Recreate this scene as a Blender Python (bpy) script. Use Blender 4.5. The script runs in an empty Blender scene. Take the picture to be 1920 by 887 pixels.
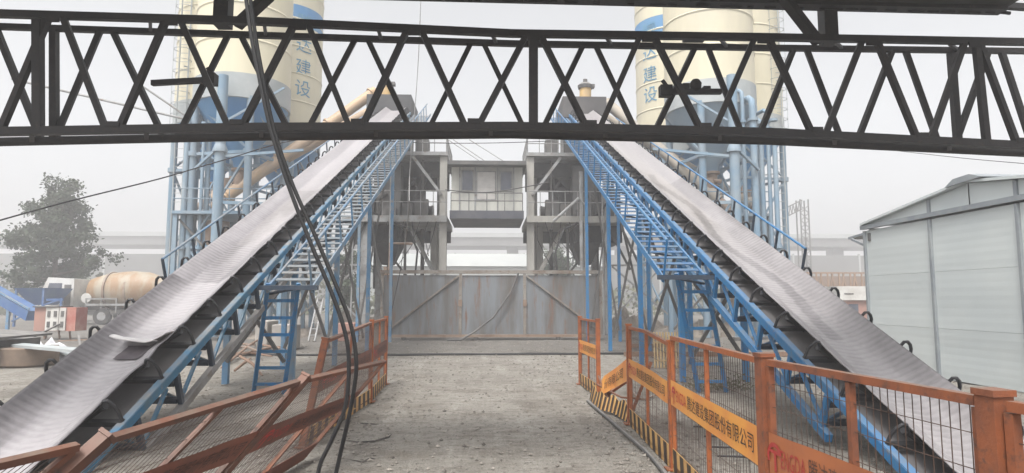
import bpy, bmesh, math, random
from mathutils import Vector as V, Matrix, noise
rnd = random.Random(7)
S = bpy.context.scene
COL = S.collection
# ------------------------------------------------------------------ camera, world, sun, exposure
FPX, EYE = 1200.0, 1.5
PITCH = math.atan((562 - 443.5) / FPX)
YAW = math.radians(2.0)
cam = bpy.data.objects.new('camera', bpy.data.cameras.new('camera'))
COL.objects.link(cam)
cam.data.sensor_width = 36.0
cam.data.lens = 36.0 * FPX / 1920
cam.data.clip_start = 0.05
cam.data.clip_end = 3000
cam.location = (0, 0, EYE)
cam.rotation_euler = (math.pi / 2 + PITCH, 0, -YAW)
S.camera = cam
SUN_EL, SUN_AZ = math.radians(62), math.radians(205)      # azimuth from +Y towards +X
wd = bpy.data.worlds.new('World'); S.world = wd; wd.use_nodes = True
nt = wd.node_tree; nt.nodes.clear()
sky = nt.nodes.new('ShaderNodeTexSky'); sky.sky_type = 'NISHITA'; sky.sun_disc = False
sky.sun_elevation = SUN_EL; sky.sun_rotation = SUN_AZ
sky.air_density = 1.0; sky.dust_density = 6.0; sky.ozone_density = 1.0
hsv = nt.nodes.new('ShaderNodeHueSaturation'); hsv.inputs['Saturation'].default_value = 0.10
bg = nt.nodes.new('ShaderNodeBackground'); bg.inputs[1].default_value = 0.15
wo = nt.nodes.new('ShaderNodeOutputWorld')
nt.links.new(sky.outputs[0], hsv.inputs['Color']); nt.links.new(hsv.outputs[0], bg.inputs[0]); nt.links.new(bg.outputs[0], wo.inputs[0])
sl = bpy.data.lights.new('sun', 'SUN'); sl.energy = 1.5; sl.angle = math.radians(13); sl.color = (1, .97, .92)
so = bpy.data.objects.new('sun', sl); COL.objects.link(so)
so.rotation_euler = V((math.sin(SUN_AZ) * math.cos(SUN_EL), math.cos(SUN_AZ) * math.cos(SUN_EL), math.sin(SUN_EL))).to_track_quat('Z', 'Y').to_euler()
vs = S.view_settings
vs.view_transform = 'Standard'; vs.look = 'None'; vs.exposure = 0.9; vs.gamma = 1; vs.use_curve_mapping = False
S.cycles.use_denoising = True
S.cycles.max_bounces = 6; S.cycles.volume_bounces = 2; S.cycles.diffuse_bounces = 3; S.cycles.glossy_bounces = 2
S.cycles.sample_clamp_indirect = 5

# ------------------------------------------------------------------ photo pixel -> place
def ray(px, py):
    u = (px - 960) / FPX; v = (443.5 - py) / FPX
    c, s = math.cos(PITCH), math.sin(PITCH)
    f = c - v * s; z = s + v * c; u /= f; z /= f
    cy, sy = math.cos(YAW), math.sin(YAW)
    return (u * cy + sy, cy - u * sy, z)
def at(px, py, d):
    r = ray(px, py); return V((r[0] * d, r[1] * d, EYE + r[2] * d))
def gnd(px, py, Z=0.0):
    return at(px, py, (Z - EYE) / ray(px, py)[2])
def atY(px, py, Y):
    return at(px, py, Y / ray(px, py)[1])

# ------------------------------------------------------------------ materials
MATS = {}
def lin(c):
    return tuple(((x / 255) / 12.92 if x / 255 <= .04045 else ((x / 255 + .055) / 1.055) ** 2.4) for x in c) + (1,)
def mat(name, c1, c2=None, scale=2.0, rough=.7, metal=0.0, bump=0.0, stretch=(1, 1, 1), c3=None, fine=None, lo=.4, hi=.65, bscale=None, dust=None):
    """colour c1 (linear), weathered towards c2 through noise; c3 = second kind of dirt; world-position noise"""
    if name in MATS: return MATS[name]
    m = bpy.data.materials.new(name); m.use_nodes = True; t = m.node_tree; n = t.nodes; n.clear()
    o = n.new('ShaderNodeOutputMaterial'); b = n.new('ShaderNodeBsdfPrincipled'); t.links.new(b.outputs[0], o.inputs[0])
    b.inputs['Roughness'].default_value = rough; b.inputs['Metallic'].default_value = metal
    g = n.new('ShaderNodeNewGeometry'); mp = n.new('ShaderNodeMapping'); mp.inputs['Scale'].default_value = stretch
    t.links.new(g.outputs['Position'], mp.inputs[0])
    def ns(sc, det=5):
        x = n.new('ShaderNodeTexNoise'); x.inputs['Scale'].default_value = sc; x.inputs['Detail'].default_value = det; x.inputs['Roughness'].default_value = .62
        t.links.new(mp.outputs[0], x.inputs[0]); return x
    def ramp(x, a, z):
        r = n.new('ShaderNodeMapRange'); r.inputs[1].default_value = a; r.inputs[2].default_value = z; t.links.new(x.outputs[0], r.inputs[0]); return r
    def mix(f, A, B):
        x = n.new('ShaderNodeMix'); x.data_type = 'RGBA'; t.links.new(f, x.inputs[0])
        for q, idx in ((A, 6), (B, 7)):
            if isinstance(q, tuple): x.inputs[idx].default_value = q
            else: t.links.new(q, x.inputs[idx])
        return x.outputs[2]
    c1 = tuple(c1[:3]) + (1,)
    out = c1
    if c2:
        out = mix(ramp(ns(scale), lo, hi).outputs[0], c1, tuple(c2[:3]) + (1,))
    if c3:
        out = mix(ramp(ns(scale * 4.3), .55, .72).outputs[0], out, tuple(c3[:3]) + (1,))
    if fine:
        out = mix(ramp(ns(fine, 3), .35, .7).outputs[0], out, tuple(x * .72 for x in c1[:3]) + (1,)) if False else out
    if dust:
        sx = n.new('ShaderNodeSeparateXYZ'); t.links.new(g.outputs['Normal'], sx.inputs[0])
        up_ = n.new('ShaderNodeMapRange'); up_.inputs[1].default_value = .35; up_.inputs[2].default_value = 1.0; t.links.new(sx.outputs['Z'], up_.inputs[0])
        mu = n.new('ShaderNodeMath'); mu.operation = 'MULTIPLY'; t.links.new(up_.outputs[0], mu.inputs[0]); t.links.new(ramp(ns(scale * 2.2), .25, .6).outputs[0], mu.inputs[1])
        out = mix(mu.outputs[0], out, tuple(dust[:3]) + (1,))
    if isinstance(out, tuple): b.inputs['Base Color'].default_value = out
    else: t.links.new(out, b.inputs['Base Color'])
    if bump:
        bp = n.new('ShaderNodeBump'); bp.inputs['Strength'].default_value = bump; bp.inputs['Distance'].default_value = .02
        t.links.new(ns(bscale or scale * 8, 6).outputs[0], bp.inputs['Height']); t.links.new(bp.outputs[0], b.inputs['Normal'])
    MATS[name] = m; return m

M_truss = mat('dark_truss_paint', (.0085, .0075, .009), (.016, .013, .013), 5, .6, c3=(.03, .02, .015), bump=.15)
M_roofdark = mat('dark_roof_sheet', (.014, .013, .015), (.025, .021, .02), 2, .8, bump=.2)
M_cable = mat('black_cable_rubber', (.006, .006, .008), (.014, .013, .013), 6, .5)
M_blue = mat('blue_paint', (.010, .155, .38), (.035, .165, .32), 3.5, .5, c3=(.13, .14, .15), bump=.15, dust=(.13, .17, .22))
M_bluedusty = mat('dusty_blue_paint', (.07, .20, .36), (.20, .26, .31), 1.3, .6, c3=(.26, .26, .26), bump=.1, dust=(.21, .20, .19))
M_bluepale = mat('pale_blue_column_paint', (.15, .235, .315), (.22, .27, .31), .8, .6)
M_dkblue = mat('dark_blue_steel', (.015, .03, .055), (.035, .05, .07), 4, .55)
M_dk = mat('dark_idler_steel', (.012, .012, .015), (.03, .03, .032), 6, .55)
M_grey = mat('galvanised_grey_steel', (.30, .305, .31), (.19, .185, .175), 1.5, .6, c3=(.17, .13, .10), bump=.1, dust=(.21, .20, .19))
M_greyd = mat('dirty_dark_steel', (.07, .07, .07), (.12, .112, .105), 1.2, .7, bump=.15, dust=(.21, .20, .19))
M_mixer = mat('sooty_mixer_steel', (.025, .026, .028), (.06, .058, .055), 1.5, .7, bump=.2, dust=(.21, .20, .19))
M_lgrey = mat('pale_concrete_column', (.37, .355, .325), (.25, .24, .22), 1.1, .85, stretch=(1, 1, .3), bump=.2)
M_ret = mat('return_belt_rubber', (.105, .10, .102), (.17, .16, .155), 1.2, .6, stretch=(1.5, .5, .5))
M_orange = mat('orange_fence_paint', (.36, .10, .024), (.25, .075, .028), 5, .55, c3=(.13, .055, .03), bump=.15, dust=(.15, .105, .08))
M_orange_shade = mat('rusty_shaded_orange_paint', (.235, .072, .028), (.14, .05, .027), 5, .65, c3=(.075, .042, .032), bump=.2, dust=(.15, .105, .08))  # rusty orange, darkened further with canopy shade put into the colour
M_banner = mat('orange_yellow_banner_sheet', (.70, .31, .06), (.62, .22, .05), 2.2, .5)
M_bannerd = mat('red_faded_banner_sheet', (.20, .062, .035), (.135, .05, .032), 2.5, .6)
M_wire = mat('rusty_fence_wire', (.05, .028, .02), (.09, .055, .04), 8, .6)
M_plate = mat('cream_kick_plate', (.62, .37, .13), (.50, .28, .10), 3, .6)
M_black = mat('black_print', (.03, .018, .012), (.06, .035, .02), 5, .6)
M_redp = mat('red_print', (.50, .03, .02), (.40, .05, .03), 5, .6)
M_bluep = mat('blue_print', (.03, .20, .36), (.08, .24, .36), 3, .6)
M_bannertext = mat('dull_print', (.05, .02, .016), (.08, .03, .02), 5, .6)
M_gate = mat('gate_sheet_metal', (.18, .195, .21), (.10, .088, .076), .9, .5, c3=(.16, .075, .04), stretch=(1.6, 1.6, .22), bump=.12, bscale=3)
M_gatef = mat('gate_frame_steel', (.235, .215, .19), (.15, .115, .09), 1.5, .6, c3=(.13, .075, .045), dust=(.21, .20, .19))
M_cream = mat('cream_silo_paint', (.60, .55, .40), (.50, .46, .35), .5, .6, stretch=(1, 1, .25))
M_silob = mat('blue_silo_paint', (.03, .19, .43), (.07, .22, .40), .5, .55)
M_silog = mat('grey_silo_skirt', (.36, .38, .38), (.26, .29, .30), .6, .6)
M_tan = mat('tan_screw_tube', (.50, .34, .20), (.40, .30, .22), .9, .6)
M_tang = mat('dusty_screw_tube', (.36, .31, .25), (.30, .28, .25), .9, .7)
M_brown = mat('rusty_valve_iron', (.20, .13, .09), (.28, .21, .16), 2, .7, dust=(.21, .20, .19))
M_yel = mat('yellow_vent_paint', (.55, .36, .13), (.42, .30, .16), 2, .6)
M_cab = mat('cabin_cladding', (.54, .535, .485), (.34, .34, .315), .9, .7, stretch=(1, 1, .4))
M_glass = mat('dull_window_glass', (.06, .07, .10), (.10, .11, .14), 2, .25)
M_blind = mat('pale_blind', (.55, .53, .5), (.46, .44, .42), 3, .7)
M_shed = mat('pale_green_grey_sheet', (.52, .555, .55), (.47, .51, .515), .5, .55, bump=.04, bscale=1.5)
M_shedt = mat('shed_trim_metal', (.20, .22, .24), (.27, .29, .30), 2, .5)
M_white = mat('white_vehicle_paint', (.60, .59, .56), (.45, .43, .40), 1.2, .5)
M_drum = mat('orange_mixer_drum_paint', (.27, .165, .085), (.32, .28, .215), .8, .55, stretch=(1.4, 1, .5), lo=.45, hi=.6)
M_tyre = mat('tyre_rubber', (.025, .025, .027), (.06, .055, .05), 3, .8)
M_brick = mat('reddish_box_paint', (.34, .10, .08), (.42, .22, .17), 2, .7)
M_pink = mat('faded_brick_red', (.36, .20, .16), (.30, .18, .15), 1.5, .8)
M_bag = mat('white_plastic_sheet', (.62, .62, .64), (.45, .45, .47), 6, .4)
M_wood = mat('weathered_branch_wood', (.19, .12, .085), (.27, .18, .13), 5, .85)
M_bamboo = mat('yellow_bamboo', (.45, .33, .17), (.35, .25, .13), 4, .7)
M_conc = mat('concrete_block', (.36, .34, .31), (.27, .25, .23), 2, .9, bump=.3)
M_viad = mat('viaduct_concrete', (.13, .13, .125), (.10, .10, .095), .2, .9)
M_wallp = mat('pale_barrier_sheet', (.34, .35, .34), (.26, .275, .27), .1, .8)
M_scrub = mat('scrub_leaves', (.07, .085, .04), (.10, .095, .06), 1, .9)
M_leaf = mat('tree_leaves', (.022, .038, .018), (.05, .068, .035), .6, .8)
M_bark = mat('tree_bark', (.07, .055, .045), (.11, .09, .075), 4, .9)
M_mound = mat('rubble_earth', (.17, .145, .12), (.24, .21, .18), 1.2, .95, c3=(.10, .09, .08), bump=.6)
M_stone = mat('loose_stone', (.30, .275, .24), (.09, .08, .07), 7, .9)
M_bluehop = mat('blue_hopper_paint', (.035, .10, .26), (.08, .15, .27), 1, .6)

def ground_mat():
    m = bpy.data.materials.new('dusty_concrete_ground'); m.use_nodes = True; t = m.node_tree; n = t.nodes
    b = n['Principled BSDF']; b.inputs['Roughness'].default_value = .92
    g = n.new('ShaderNodeNewGeometry')
    def ns(sc, det, st=(1, 1, 1), ro=.6):
        mp = n.new('ShaderNodeMapping'); mp.inputs['Scale'].default_value = st; t.links.new(g.outputs['Position'], mp.inputs[0])
        x = n.new('ShaderNodeTexNoise'); x.inputs['Scale'].default_value = sc; x.inputs['Detail'].default_value = det; x.inputs['Roughness'].default_value = ro
        t.links.new(mp.outputs[0], x.inputs[0]); return x.outputs[0]
    def rng(x, a, z, o0=0, o1=1):
        r = n.new('ShaderNodeMapRange'); r.inputs[1].default_value = a; r.inputs[2].default_value = z; r.inputs[3].default_value = o0; r.inputs[4].default_value = o1
        t.links.new(x, r.inputs[0]); return r.outputs[0]
    def mix(f, A, B):
        x = n.new('ShaderNodeMix'); x.data_type = 'RGBA'; t.links.new(f, x.inputs[0])
        for q, i in ((A, 6), (B, 7)):
            if isinstance(q, tuple): x.inputs[i].default_value = q
            else: t.links.new(q, x.inputs[i])
        return x.outputs[2]
    base = mix(rng(ns(.35, 6, (1, .5, 1)), .38, .66), (.265, .245, .212, 1), (.36, .337, .30, 1))
    base = mix(rng(ns(1.1, 7, (.7, 1.3, 1), .7), .50, .68), base, (.175, .152, .125, 1))
    base = mix(rng(ns(1.3, 6, (2.6, .3, 1), .7), .52, .66, 0, .55), base, (.44, .415, .375, 1))
    base = mix(rng(ns(4.5, 8, (.6, 1.4, 1), .8), .50, .62, 0, .8), base, (.185, .16, .132, 1))
    base = mix(rng(ns(.55, 5, (1, .55, 1), .55), .56, .63, 0, .6), base, (.125, .108, .088, 1))
    base = mix(rng(ns(11, 7, (1, 1, 1), .8), .52, .66, 0, .85), base, (.11, .097, .084, 1))
    base = mix(rng(ns(28, 4), .58, .70, 0, .75), base, (.38, .355, .32, 1))
    base = mix(rng(ns(34, 3), .62, .70, 0, .9), base, (.06, .053, .047, 1))
    sp = n.new('ShaderNodeSeparateXYZ'); t.links.new(g.outputs['Position'], sp.inputs[0])
    wv = n.new('ShaderNodeMath'); wv.operation = 'MULTIPLY_ADD'; t.links.new(ns(.9, 5), wv.inputs[0]); wv.inputs[1].default_value = 4.0; t.links.new(sp.outputs['Y'], wv.inputs[2])
    base = mix(rng(wv.outputs[0], 19.4, 21.2, 0, .6), base, (.10, .092, .085, 1))
    t.links.new(base, b.inputs['Base Color'])
    bp = n.new('ShaderNodeBump'); bp.inputs['Strength'].default_value = 1.0; bp.inputs['Distance'].default_value = .05
    ad = n.new('ShaderNodeMath'); ad.operation = 'ADD'; t.links.new(ns(9, 8, ro=.7), ad.inputs[0]); t.links.new(ns(45, 4), ad.inputs[1])
    t.links.new(ad.outputs[0], bp.inputs['Height']); t.links.new(bp.outputs[0], b.inputs['Normal'])
    return m
def belt_mat(name, dark, dust):
    m = bpy.data.materials.new(name); m.use_nodes = True; t = m.node_tree; n = t.nodes
    b = n['Principled BSDF']; b.inputs['Roughness'].default_value = .34
    a = n.new('ShaderNodeAttribute'); a.attribute_name = 'dust'
    g = n.new('ShaderNodeNewGeometry'); x = n.new('ShaderNodeTexNoise'); x.inputs['Scale'].default_value = 14; x.inputs['Detail'].default_value = 6
    t.links.new(g.outputs['Position'], x.inputs[0])
    r = n.new('ShaderNodeMapRange'); r.inputs[1].default_value = .3; r.inputs[2].default_value = .7; r.inputs[3].default_value = -.09; r.inputs[4].default_value = .09
    t.links.new(x.outputs[0], r.inputs[0])
    ad = n.new('ShaderNodeMath'); ad.operation = 'ADD'; ad.use_clamp = True; t.links.new(a.outputs['Fac'], ad.inputs[0]); t.links.new(r.outputs[0], ad.inputs[1])
    mx = n.new('ShaderNodeMix'); mx.data_type = 'RGBA'; t.links.new(ad.outputs[0], mx.inputs[0]); mx.inputs[6].default_value = dark + (1,); mx.inputs[7].default_value = dust + (1,)
    t.links.new(mx.outputs[2], b.inputs['Base Color']); return m
M_ground = ground_mat()
M_beltL = belt_mat('dusty_ribbed_belt_rubber', (.085, .078, .083), (.345, .325, .335))
M_beltR = belt_mat('pale_dusty_belt_rubber', (.09, .083, .086), (.30, .283, .287))

# ------------------------------------------------------------------ builders
WL = {}
def thing(name, label, cat, loc=(0, 0, 0), group=None):
    o = bpy.data.objects.new(name, None); COL.objects.link(o); o.location = loc; o.empty_display_size = .3
    WL[o.name] = V(loc); o['label'] = label; o['category'] = cat
    if group: o['group'] = group
    return o
def tag(o, label, cat, group=None):
    o['label'] = label; o['category'] = cat
    if group: o['group'] = group
    return o
class MB:
    def __init__(s): s.v = []; s.f = []; s.sm = set()
    def add(s, vs, fs, smooth=False):
        k = len(s.v); s.v += [V(p) for p in vs]
        for f in fs:
            if smooth: s.sm.add(len(s.f))
            s.f.append([i + k for i in f])
        return s
    def box(s, c, d, R=None):
        c = V(c); vs = []
        for z in (-1, 1):
            for y in (-1, 1):
                for x in (-1, 1):
                    p = V((x * d[0] / 2, y * d[1] / 2, z * d[2] / 2)); vs.append(c + (R @ p if R else p))
        return s.add(vs, [(0, 2, 3, 1), (4, 5, 7, 6), (0, 1, 5, 4), (2, 6, 7, 3), (0, 4, 6, 2), (1, 3, 7, 5)])
    def rng(s, x0, x1, y0, y1, z0, z1):
        return s.box(((x0 + x1) / 2, (y0 + y1) / 2, (z0 + z1) / 2), (abs(x1 - x0), abs(y1 - y0), abs(z1 - z0)))
    def bar(s, p, q, w, h=None, up=(0, 0, 1)):
        p = V(p); q = V(q); h = h or w; d = (q - p).normalized(); u = V(up)
        if abs(d.dot(u.normalized())) > .98: u = V((0, 1, 0))
        a = d.cross(u).normalized(); b = a.cross(d)
        vs = [e + a * (sx * w / 2) + b * (sy * h / 2) for e in (p, q) for sx, sy in ((-1, -1), (1, -1), (1, 1), (-1, 1))]
        return s.add(vs, [(3, 2, 1, 0), (4, 5, 6, 7), (0, 1, 5, 4), (1, 2, 6, 5), (2, 3, 7, 6), (3, 0, 4, 7)])
    def tube(s, pts, r, n=8):
        pts = [V(p) for p in pts]; rs = r if isinstance(r, (list, tuple)) else [r] * len(pts); vs = []; fs = []; pa = None
        for i, p in enumerate(pts):
            d = (pts[min(i + 1, len(pts) - 1)] - pts[max(i - 1, 0)]).normalized()
            if pa is None: pa = d.orthogonal().normalized()
            pa = (pa - d * pa.dot(d)).normalized(); b = d.cross(pa)
            vs += [p + (pa * math.cos(2 * math.pi * k / n) + b * math.sin(2 * math.pi * k / n)) * rs[i] for k in range(n)]
        for i in range(len(pts) - 1):
            for k in range(n):
                fs.append((i * n + k, i * n + (k + 1) % n, (i + 1) * n + (k + 1) % n, (i + 1) * n + k))
        s.add(vs, fs, True)
        L = len(s.v) - len(vs)
        s.f.append(list(range(L, L + n))[::-1]); s.f.append(list(range(len(s.v) - n, len(s.v)))); return s
    def lathe(s, prof, c, n=24, axis=None, caps=True):
        """prof = [(radius, height)], around +Z at c (or along axis matrix)"""
        c = V(c); vs = []; fs = []
        for r, z in prof:
            for k in range(n):
                p = V((r * math.cos(2 * math.pi * k / n), r * math.sin(2 * math.pi * k / n), z)); vs.append(c + (axis @ p if axis else p))
        for i in range(len(prof) - 1):
            for k in range(n): fs.append((i * n + k, i * n + (k + 1) % n, (i + 1) * n + (k + 1) % n, (i + 1) * n + k))
        L = len(s.v); s.add(vs, fs, True)
        if caps: s.f.append(list(range(L, L + n))[::-1]); s.f.append(list(range(len(s.v) - n, len(s.v))))
        return s
    def quad(s, a, b, c, d): return s.add([a, b, c, d], [(0, 1, 2, 3)])
    def prism(s, poly, dvec):
        """polygon (3D points) pushed along dvec"""
        n = len(poly); dv = V(dvec); vs = [V(p) for p in poly] + [V(p) + dv for p in poly]
        return s.add(vs, [tuple(range(n))[::-1], tuple(range(n, 2 * n))] + [(i, (i + 1) % n, n + (i + 1) % n, n + i) for i in range(n)])
    def mesh(s, name, m, off=V((0, 0, 0))):
        me = bpy.data.meshes.new(name); me.from_pydata([p - off for p in s.v], [], s.f); me.materials.append(m)
        if s.sm: me.polygons.foreach_set('use_smooth', [i in s.sm for i in range(len(s.f))])
        me.update()
        if s.sm: me.set_sharp_from_angle(angle=math.radians(42))
        return me
    def build(s, name, m, parent=None, kind=None):
        off = WL[parent.name] if parent else V((0, 0, 0))
        if not parent and kind is None:
            off = V((sum(p.x for p in s.v) / len(s.v), sum(p.y for p in s.v) / len(s.v), min(p.z for p in s.v)))
        o = bpy.data.objects.new(name, s.mesh(name, m, off)); COL.objects.link(o)
        if parent: o.parent = parent; WL[o.name] = off.copy()
        else: o.location = off; WL[o.name] = off.copy()
        if kind: o['kind'] = kind
        return o
def inst(name, me, parent, M, pm=None):
    o = bpy.data.objects.new(name, me); COL.objects.link(o)
    if parent: o.parent = parent; o.matrix_local = Matrix.Translation(-WL[parent.name]) @ M
    else: o.matrix_world = M
    WL[o.name] = M.translation.copy(); return o
def text_mesh(txt, size):
    c = bpy.data.curves.new('lettering', 'FONT'); c.body = txt; c.size = size; c.align_x = 'LEFT'; c.resolution_u = 2
    o = bpy.data.objects.new('lettering', c); COL.objects.link(o)
    bpy.context.view_layer.update()
    me = bpy.data.meshes.new_from_object(o.evaluated_get(bpy.context.evaluated_depsgraph_get()))
    vs = [v.co.copy() for v in me.vertices]; fs = [tuple(p.vertices) for p in me.polygons]
    bpy.data.objects.remove(o); bpy.data.curves.remove(c); bpy.data.meshes.remove(me)
    xs = [v.x for v in vs]; ys = [v.y for v in vs]; x0, y0 = min(xs), min(ys)
    return [V((v.x - x0, v.y - y0, 0)) for v in vs], fs, max(xs) - x0, max(ys) - y0

# ------------------------------------------------------------------ setting: ground, far scenery
def axis_pts(segs):
    out = []
    for a, b, st in segs:
        k = max(1, round((b - a) / st)); out += [a + (b - a) * i / k for i in range(k)]
    return out + [segs[-1][1]]
xs = axis_pts([(-330, -60, 45), (-60, -14, 3), (-14, 14, .22), (14, 60, 3), (60, 330, 45)])
ys = axis_pts([(-40, 1, 4), (1, 14, .18), (14, 30, .5), (30, 80, 4), (80, 640, 50)])
def gz(x, y):
    if abs(x) > 14 or y < 1 or y > 30: return 0.0
    return .022 * noise.noise(V((x * .6, y * .6, 0))) + .012 * noise.noise(V((x * 2.3, y * 2.3, 4))) + .006 * noise.noise(V((x * 6, y * 6, 9)))
g = MB(); nx = len(xs)
g.add([(x, y, gz(x, y) - .015) for y in ys for x in xs],
      [(j * nx + i, j * nx + i + 1, (j + 1) * nx + i + 1, (j + 1) * nx + i) for j in range(len(ys) - 1) for i in range(nx - 1)], True)
g.build('ground', M_ground, kind='structure')
# loose stones
p = MB()
def stone(mb, x, y, r, z=None):
    z = (gz(x, y) - .015) if z is None else z
    q = []
    for d in ((1, 0, 0), (0, 1, 0), (-1, 0, 0), (0, -1, 0), (0, 0, 1), (0, 0, -1)):
        k = r * rnd.uniform(.6, 1.25); q.append((x + d[0] * k, y + d[1] * k, z + r * .3 + d[2] * k * .7))
    mb.add(q, [(0, 1, 4), (1, 2, 4), (2, 3, 4), (3, 0, 4), (1, 0, 5), (2, 1, 5), (3, 2, 5), (0, 3, 5)])
for i in range(7500):
    y = 4 + 20 * rnd.random() ** 1.6; x = rnd.uniform(-1.7, 1.7) * (1 + .1 * rnd.random())
    if rnd.random() < .5: x = rnd.choice((-1, 1)) * rnd.uniform(1.1, 2.3)
    stone(p, x, y, rnd.choice((.005, .006, .007, .008, .010, .012, .015, .020, .028)))
for i in range(3200):
    sg = rnd.choice((-1, 1)); y = rnd.uniform(2.5, 24); x = sg * rnd.uniform(1.8, 9); stone(p, x, y, rnd.choice((.008, .012, .016, .022, .034)))
p.build('gravel', M_stone, kind='stuff')
# cracked concrete at the left road edge
cr = MB(); crm = mat('crack_dirt', (.035, .03, .027), (.07, .06, .05), 9, .95)
for a in ([(640, 826), (672, 828), (702, 825), (730, 817), (736, 812), (730, 820), (702, 829), (672, 831)], [(650, 862), (680, 866), (694, 858), (706, 862), (694, 863), (680, 869)], [(655, 792), (690, 793), (712, 795), (690, 796)]):
    cr.add([V((q.x, q.y, gz(q.x, q.y) - .009)) for q in [gnd(u, v, -.01) for u, v in a]], [tuple(range(len(a)))])
cr.build('ground_crack', crm, kind='structure')
# viaduct
def viaduct():
    t = thing('viaduct', 'long pale elevated road crossing the hazy distance on piers', 'viaduct', (0, 140, 0))
    z0 = EYE + (562 - 465) / FPX * 140; z1 = EYE + (562 - 450) / FPX * 140
    MB().rng(-260, 260, 134, 146, z0, z1).build('deck', M_viad, t)
    MB().rng(-260, 260, 133.6, 133.95, z1 + .004, z1 + .9).build('parapet', M_wallp, t)
    me = MB().rng(-1.2, 1.2, -1.5, 1.5, 0, z0 - .005).mesh('pier', M_viad)
    for x in range(-240, 250, 24): inst('pier', me, t, Matrix.Translation((x + 5, 140, 0)))
viaduct()
b = thing('noise_barrier', 'low pale panelled barrier wall in front of the viaduct', 'wall', (0, 112, 0))
zb = EYE + (562 - 478) / FPX * 112
me = MB().rng(-5.9, 5.9, -.1, .1, .6, zb).mesh('barrier_panel', M_viad); mp_ = MB().rng(-.15, .15, -.2, .2, 0, zb + .3).mesh('barrier_post', M_wallp)
for x in range(-216, 217, 12):
    inst('panel', me, b, Matrix.Translation((x, 112, 0))); inst('post', mp_, b, Matrix.Translation((x + 6, 112, 0)))
MB().rng(-222, 222, 111.7, 112.3, 0, .59).build('base', M_viad, b)
# pale translucent shelter roofs behind the plant
b = thing('storage_hall', 'long low pale storage hall seen between the plant columns', 'building', (0, 70, 0))
z_e = EYE + (562 - 500) / FPX * 70; z_r = EYE + (562 - 470) / FPX * 70
MB().rng(-13, 13, 70, 80, 0, z_e).build('wall', M_wallp, b)
r = MB()
for s_ in (0, 1):
    pass
r.prism([(-13.4, 69.7, z_e + .01), (-13.4, 80.3, z_e + .01), (-13.4, 75, z_r)], (26.8, 0, 0)).build('roof', M_wallp, b)

# ---- trees
def tree(px, d, ytop, ybot, wpx, n, label, group='trees standing in the haze', sparse=1.0):
    X = at(px, 560, d).x; Y = at(px, 560, d).y; s_ = d / FPX
    zt = EYE + (562 - ytop) * s_ * 1.03; zb = EYE + (562 - ybot) * s_; R = wpx * s_ / 2
    t = thing('broadleaf_tree', label, 'tree', (X, Y, 0), group)
    tr = MB(); H = zt - zb; top = V((X, Y, zb + H * .8))
    tr.tube([(X, Y, -.1), (X + .1, Y, zb * .6), (X, Y + .1, zb + H * .3), top], [R * .09, R * .07, R * .045, .03], 8)
    tips = []
    for k in range(34):
        a = rnd.uniform(0, 6.28); hh = rnd.uniform(.02, .85); rr = R * (1.05 - .85 * max(0, hh - .2)) * rnd.uniform(.45, 1.05)
        st = V((X, Y, zb + H * hh * .6)); en = V((X + rr * math.cos(a), Y + rr * math.sin(a), zb + H * (hh * .92 + .06)))
        mid = st.lerp(en, .5) + V((0, 0, -.05 * R)); tr.tube([st, mid, en], [R * .03, R * .02, .02], 5); tips += [mid, en, st.lerp(en, .8)]
    tips.append(top + V((0, 0, H * .12)))
    tr.build('trunk', M_bark, t)
    c = MB(); cl = []
    for q in tips:
        for k in range(2): cl.append((q + V((rnd.gauss(0, .13), rnd.gauss(0, .13), rnd.gauss(0, .12))) * R, R * rnd.uniform(.07, .2)))
    for i in range(n):
        q, cr_ = rnd.choice(cl); v_ = V((rnd.gauss(0, 1), rnd.gauss(0, 1), rnd.gauss(0, .8))) * cr_ * .62; pp = q + v_
        if pp.z < zb * .7: continue
        sz = rnd.uniform(.06, .15) * sparse; a = V((rnd.gauss(0, 1), rnd.gauss(0, 1), rnd.gauss(0, 1))).normalized(); bb = a.orthogonal().normalized()
        c.quad(pp - a * sz, pp - bb * sz * .6, pp + a * sz, pp + bb * sz * .6)
    c.build('crown', M_leaf, t); return t
tree(97, 44, 330, 535, 150, 20000, 'tall round leafy tree standing alone behind the mixer truck')
tree(652, 46, 455, 575, 92, 4000, 'small bushy tree behind the left mixing tower legs')
tree(1046, 50, 458, 540, 80, 4500, 'small tree behind the right mixing tower legs')
# scrub belt
sc = MB()
for i in range(9000):
    x = rnd.uniform(-75, 75)
    if -9 < x < 11: continue
    h = 1.4 + 1.6 * noise.noise(V((x * .25, 0, 3))) + (1.2 if x < -15 else 0)
    q = V((x, rnd.uniform(62, 67), rnd.uniform(0, max(.5, h + 1.0)))); sz = rnd.uniform(.12, .28)
    a = V((rnd.gauss(0, 1), rnd.gauss(0, 1), rnd.gauss(0, 1))).normalized(); bb = a.orthogonal().normalized()
    sc.quad(q - a * sz, q - bb * sz, q + a * sz, q + bb * sz)
sc.build('scrub', M_scrub, kind='stuff')

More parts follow.
